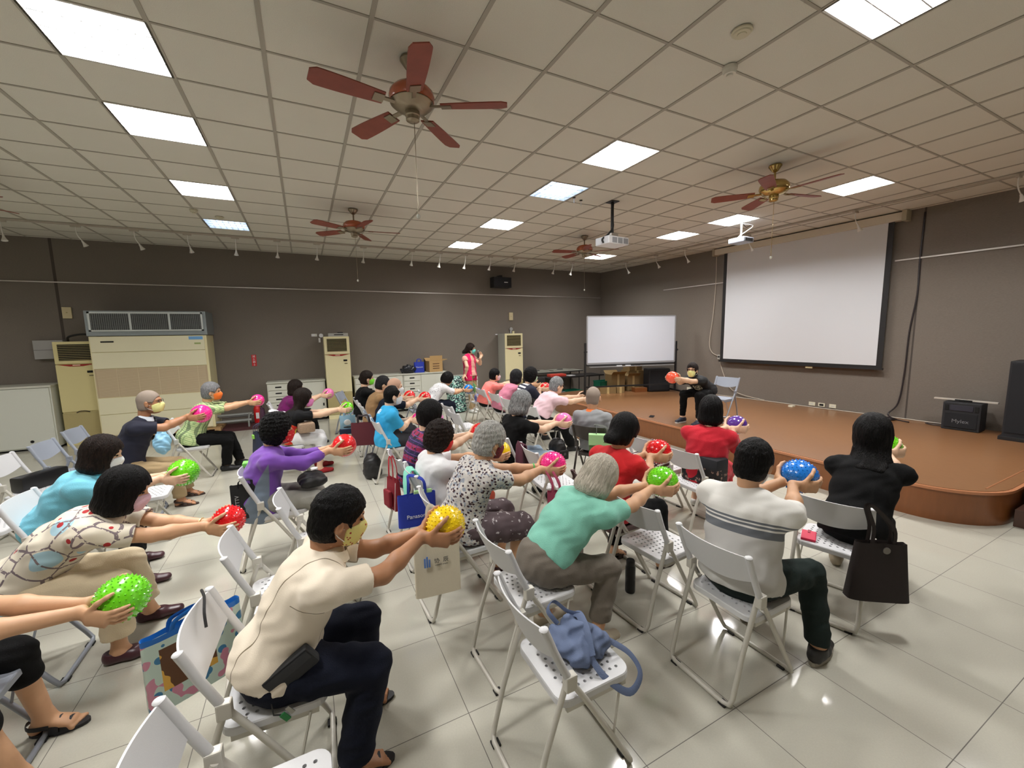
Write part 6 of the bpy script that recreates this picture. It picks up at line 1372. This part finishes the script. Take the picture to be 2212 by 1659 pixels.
def boxbag(name, label, c, sx, sy, h, m, rz=0, strap=True, extra=None):
    t = thing(name, label, 'bag', c, R(rz))
    if extra: MB().box(-sx, sx, -sy, sy, 0, h, min(sx, sy, h)*.3).build('bag_body', m, t, True)
    else:
        F = Field(.007); a_ = max(0, sy-h*.38); F.seg((0, -a_, h*.48), (0, a_, h*.48), (h*.5, sx), (h*.5, sx), side=(0, 0, 1), k=.02).seg((0, -a_, h*.25), (0, a_, h*.25), (h*.3, sx*1.05), (h*.3, sx*1.05), side=(0, 0, 1), k=.03)
        F.cut((0, 0, .001), (0, 0, -1)); F.noise = (.003, 50, 'fold'); F.mesh('bag_body', m, t, (0, 0, 0))
    if strap: MB().tube([(0, -sy*.5, h-.01), (0, -sy*.35, h+.09), (0, sy*.35, h+.09), (0, sy*.5, h-.01)], .011, 8, smooth=5, flat=(0, 1, 0)).build('strap', m, t, True)
    return t
g = NG('floral_black', .7); v, o_ = g.obj(); vo = g.voro(v, 26); c = g.mix(g.math('LESS_THAN', vo.outputs['Distance'], .34), (24, 20, 22), (150, 118, 104)); c = g.mix(g.math('GREATER_THAN', g.noise(v, 40, 1), .58), c, (40, 28, 30)); c = g.mix(g.math('GREATER_THAN', o_[2], .17), c, (20, 22, 28)); flo = g.out(c)
boxbag('tote_bag', 'black bag with a flower print lower half standing on a white seat', (3.33, 2.57, .442), .09, .19, .27, flo, 3, False, True)
g = NG('polka_brown', .7); v, o_ = g.obj(); mp = g.n('Mapping'); mp.inputs['Scale'].default_value = (36, 36, 36); mp.inputs['Rotation'].default_value = (.785, 0, 0); g.l(v, mp.inputs[0]); sp3 = g.n('SeparateXYZ'); g.l(mp.outputs[0], sp3.inputs[0])
fy = g.math('SUBTRACT', g.math('FRACT', sp3.outputs[1]), .5); fz = g.math('SUBTRACT', g.math('FRACT', sp3.outputs[2]), .5); dd = g.math('ADD', g.math('MULTIPLY', fy, fy), g.math('MULTIPLY', fz, fz)); pol = g.out(g.mix(g.math('LESS_THAN', dd, .075), (70, 30, 36), (232, 224, 218)))
boxbag('tote_bag', 'dark brown polka dot bag on the seat in front of the red t-shirt woman', (2.98, 2.96, .442), .10, .20, .20, pol, 8, False, True)
t = thing('scarf', 'polka dot strap and dark cloth draped on the chair behind the red ball', 'scarf', (3.04, 2.95, .62)); MB().tube([(.0, 0, -.06), (-.02, 0, .08), (-.015, 0, .165), (.02, 0, .19), (.05, 0, .14), (.06, 0, .0)], .022, 8, smooth=5, flat=(0, 1, 0)).build('strap', pol, t, True); MB().tube([(.0, -.08, -.02), (-.02, -.08, .1), (.0, -.08, .185), (.04, -.08, .16), (.05, -.08, .02)], .03, 8, smooth=5, flat=(0, 1, 0)).build('cloth', nw('cloth_dark_taupe', (86, 74, 74)), t, True)
boxbag('handbag', 'black handbag lying on the seat of a left-edge chair', (-2.47, 5.72, .442), .07, .2, .15, mat('leather_black', (20, 20, 22), .35), -30, False, True)
t = boxbag('backpack', 'small black backpack hanging between the silver-haired woman and the pink polo man', (2.55, 3.93, .42), .09, .12, .26, mat('nylon_black', (26, 26, 28), .5), 0, True); MB().box(-.06, .06, -.15, -.11, .03, .14, .015).build('pocket', MATS['nylon_black'], t); MB().tube([(0, -.152, .1), (0, -.158, .1)], .016, 14).build('badge', mat('badge_grey', (90, 90, 92), .4, .5), t)
boxbag('backpack', 'black backpack on the floor under the bright blue t-shirt man', (.70, 5.62, 0), .11, .16, .34, MATS['nylon_black'], 5, True)
boxbag('handbag', 'tan checked handbag on the lap of the wavy-haired woman', (-.06, 6.12, .62), .1, .11, .13, mat('monogram_tan', (150, 126, 104), .5, vary=.5, bscale=90), 10, False, True)
boxbag('waist_bag', 'black sports bag on the lap of the purple cardigan woman', (-.02, 3.93, .60), .10, .12, .10, MATS['nylon_black'], 10, False)
t = thing('plastic_bag', 'translucent purple plastic bag on a far white seat', 'bag', (3.30, 8.16, .442)); F = Field(.008); b0 = np.array([3.30, 8.16, .442]); F.ell(b0+[0, 0, .09], (.11, .12, .10), [(1, 0, 0), (0, 1, 0), (0, 0, 1)]).seg(b0+[0, 0, .16], b0+[0, .03, .24], .03, .05); F.cut(b0, [0, 0, -1]); F.noise = (.006, 55, 'fold'); F.mesh('bag_body', mat('plastic_violet', (120, 124, 196), .35), t, b0)
dup(wc, (3.36, 8.2, 0), 0, 'farthest white folding chair, carrying the purple plastic bag', 'folding chairs in rows')
for o in bpy.data.objects:
    if o.get('label') == 'white folding chair with a purple plastic bag on the seat': o['label'] = 'white folding chair under the woman in the coral t-shirt'
t = thing('plastic_bag', 'pale blue plastic bag hanging by the plaid shirt man', 'bag', (-1.72, 6.62, .45)); F = Field(.008); b0 = np.array([-1.72, 6.62, .45]); F.ell(b0+[0, 0, .12], (.09, .10, .14), [(1, 0, 0), (0, 1, 0), (0, 0, 1)]).seg(b0+[0, 0, .2], b0+[-.02, .0, .42], .05, .03, k=.03); F.noise = (.006, 55, 'fold'); F.mesh('bag_body', mat('plastic_sky', (150, 204, 236), .35), t, b0)
t = thing('scarf', 'maroon patterned scarf draped over a white chair back in the middle', 'scarf', (1.86, 3.52, .8)); q = MB(); vs = []; fs = []
path = [(-.03, -.30), (-.035, -.15), (-.03, -.03), (-.005, .012), (.03, -.01), (.05, -.15), (.05, -.33)]
for i, (x, z) in enumerate(path):
    for k in range(9): vs.append((x+.008*math.sin(k*1.5+i), -.07+.0175*k*(1+.15*i/6), z))
for i in range(len(path)-1):
    for k in range(8): fs.append((i*9+k, i*9+k+1, (i+1)*9+k+1, (i+1)*9+k))
q.add(vs, fs); tw = q.build('cloth', pat_mask('scarf_print', (90, 44, 60), (214, 180, 190), 40), t, True); tw.modifiers.new('thick', 'SOLIDIFY').thickness = .008
t = thing('jacket', 'white jacket laid over the chair of the magenta top woman', 'jacket', (-.36, 7.62, .46)); F = Field(.008); b0 = np.array([-.36, 7.62, .46]); F.seg(b0+[-.2, 0, .25], b0+[.0, -.02, .16], (.12, .03), (.16, .04), side=(0, 1, 0), k=.03).seg(b0+[0, -.02, .16], b0+[.28, .0, .05], (.12, .05), (.1, .05), side=(0, 1, 0), k=.04); F.noise = (.006, 45, 'fold'); F.mesh('cloth', cloth('cloth_white', (226, 226, 228)), t, b0)
t = tote('tote_bag', 'dark purple bag hanging on the chair of the magenta top woman', (-.70, 7.85, .40), .22, .34, .12, nw('bag_plum', (60, 28, 50)), 10, .15)
# drinks and bottles
t = thing('bottle', 'black vacuum flask standing on the floor behind the mint t-shirt woman', 'bottle', (2.0, 2.12, 0)); MB().lathe([(.033, 0), (.036, .01), (.036, .19), (.03, .205)], n=24).build('body', mat('flask_black', (16, 16, 18), .4), t, True); MB().lathe([(.03, .205), (.031, .24), (.026, .247)], n=24).build('cap', black, t, True)
t = thing('bottle', 'rose gold flask standing on the floor behind the pink ball', 'bottle', (2.62, 4.3, 0)); MB().lathe([(.033, 0), (.035, .01), (.035, .19), (.028, .21)], n=24).build('body', mat('flask_rose', (196, 150, 136), .3, .6), t, True); MB().lathe([(.028, .21), (.028, .245)], n=24).build('cap', mat('cap_rose', (176, 130, 118), .3, .5), t, True)
t = thing('drink_cup', 'paper cup with purple print on the floor beside the red shoes', 'cup', (.0, 5.93, 0)); MB().lathe([(.032, 0), (.042, .15)], n=24).build('cup', pat_mask('cup_print', (222, 214, 216), (120, 70, 110), 40), t, True); MB().lathe([(.044, .15), (.044, .16), (.02, .168)], n=24).build('lid', white, t, True)
t = thing('drink_cup', 'pale green cup between the backpack and the rose gold flask', 'cup', (2.62, 4.12, .40)); MB().lathe([(.026, 0), (.034, .11)], n=20).build('cup', mat('cup_green', (176, 206, 160), .5), t, True); MB().lathe([(.035, .11), (.02, .12)], n=20).build('lid', white, t, True)
bpy.data.objects.remove(t.children[0]); bpy.data.objects.remove(t.children[0]) if t.children else None; bpy.data.objects.remove(t)
# green strips on chair corners
t = thing('cloth_strip', 'bright green cloth over the corner of the chair behind the purple cardigan woman', 'cloth', (-.52, 4.13, .80)); MB().box(-.03, .03, -.04, .05, -.02, .022, .008).build('cloth', mat('green_cloth', (120, 210, 90), .7), t)
t = thing('cap_strap', 'black elastic strap hooked on the chair corner behind the cream polo man', 'strap', (-.45, 2.08, .80)); MB().tube([(-.018, .02, -.02), (-.02, .0, .012), (.0, -.06, .01), (.01, -.13, -.02), (.02, -.17, -.06)], .006, 6, smooth=5).build('cord', black, t, True)
t = thing('leaflet', 'green and white leaflet sticking up by the coral t-shirt woman', 'leaflet', (3.10, 7.93, .70)); MB().box(-.002, .002, -.09, .09, 0, .17, rot=Matrix.Rotation(R(20), 3, 'X')).build('paper', mat('leaflet_green', (150, 200, 110), .6), t)
# ---- left edge pink bag
t = tote('tote_bag', 'pink shopping bag with dark red straps at the left edge', (-1.80, 3.25, .34), .26, .26, .12, nw('bag_pink', (206, 110, 142)), 80, .2, (.0, .0, .5), hm=nw('strap_wine', (110, 28, 46)))
t = thing('towel', 'dark patterned cloth bundle on the floor behind the aqua polo woman', 'cloth', (-2.2, 4.5, 0)); F = Field(.01); b0 = np.array([-2.2, 4.5, 0]); F.ell(b0+[0, 0, .06], (.2, .15, .09), [(1, 0, 0), (0, 1, 0), (0, 0, 1)]); F.cut(b0, [0, 0, -1]); F.noise = (.01, 40, 'fold'); F.mesh('cloth', pat_mask('cloth_dark_print', (34, 32, 38), (110, 104, 112), 26), t, b0)
# blue and black bags and the bin on the cabinet
t = tote('shopping_bag', 'blue bag with white lettering on the cabinet beside the cardboard box', (2.58, 10.42, .95), .26, .27, .12, MATS['tote_blue'], 90, .08); text('lettering', 'Panasonic', .045, white, t, (-.062, 0, .14), (R(90), 0, R(-90)))
t = thing('plastic_bag', 'crumpled black plastic bag on the cabinet beside the blue bag', 'bag', (2.30, 10.40, .95)); F = Field(.01); b0 = np.array([2.30, 10.40, .95]); F.ell(b0+[0, 0, .09], (.19, .12, .12), [(1, 0, 0), (0, 1, 0), (0, 0, 1)]); F.cut(b0, [0, 0, -1]); F.noise = (.012, 38, 'fold'); F.mesh('bag_body', mat('plastic_black', (26, 28, 36), .25), t, b0)
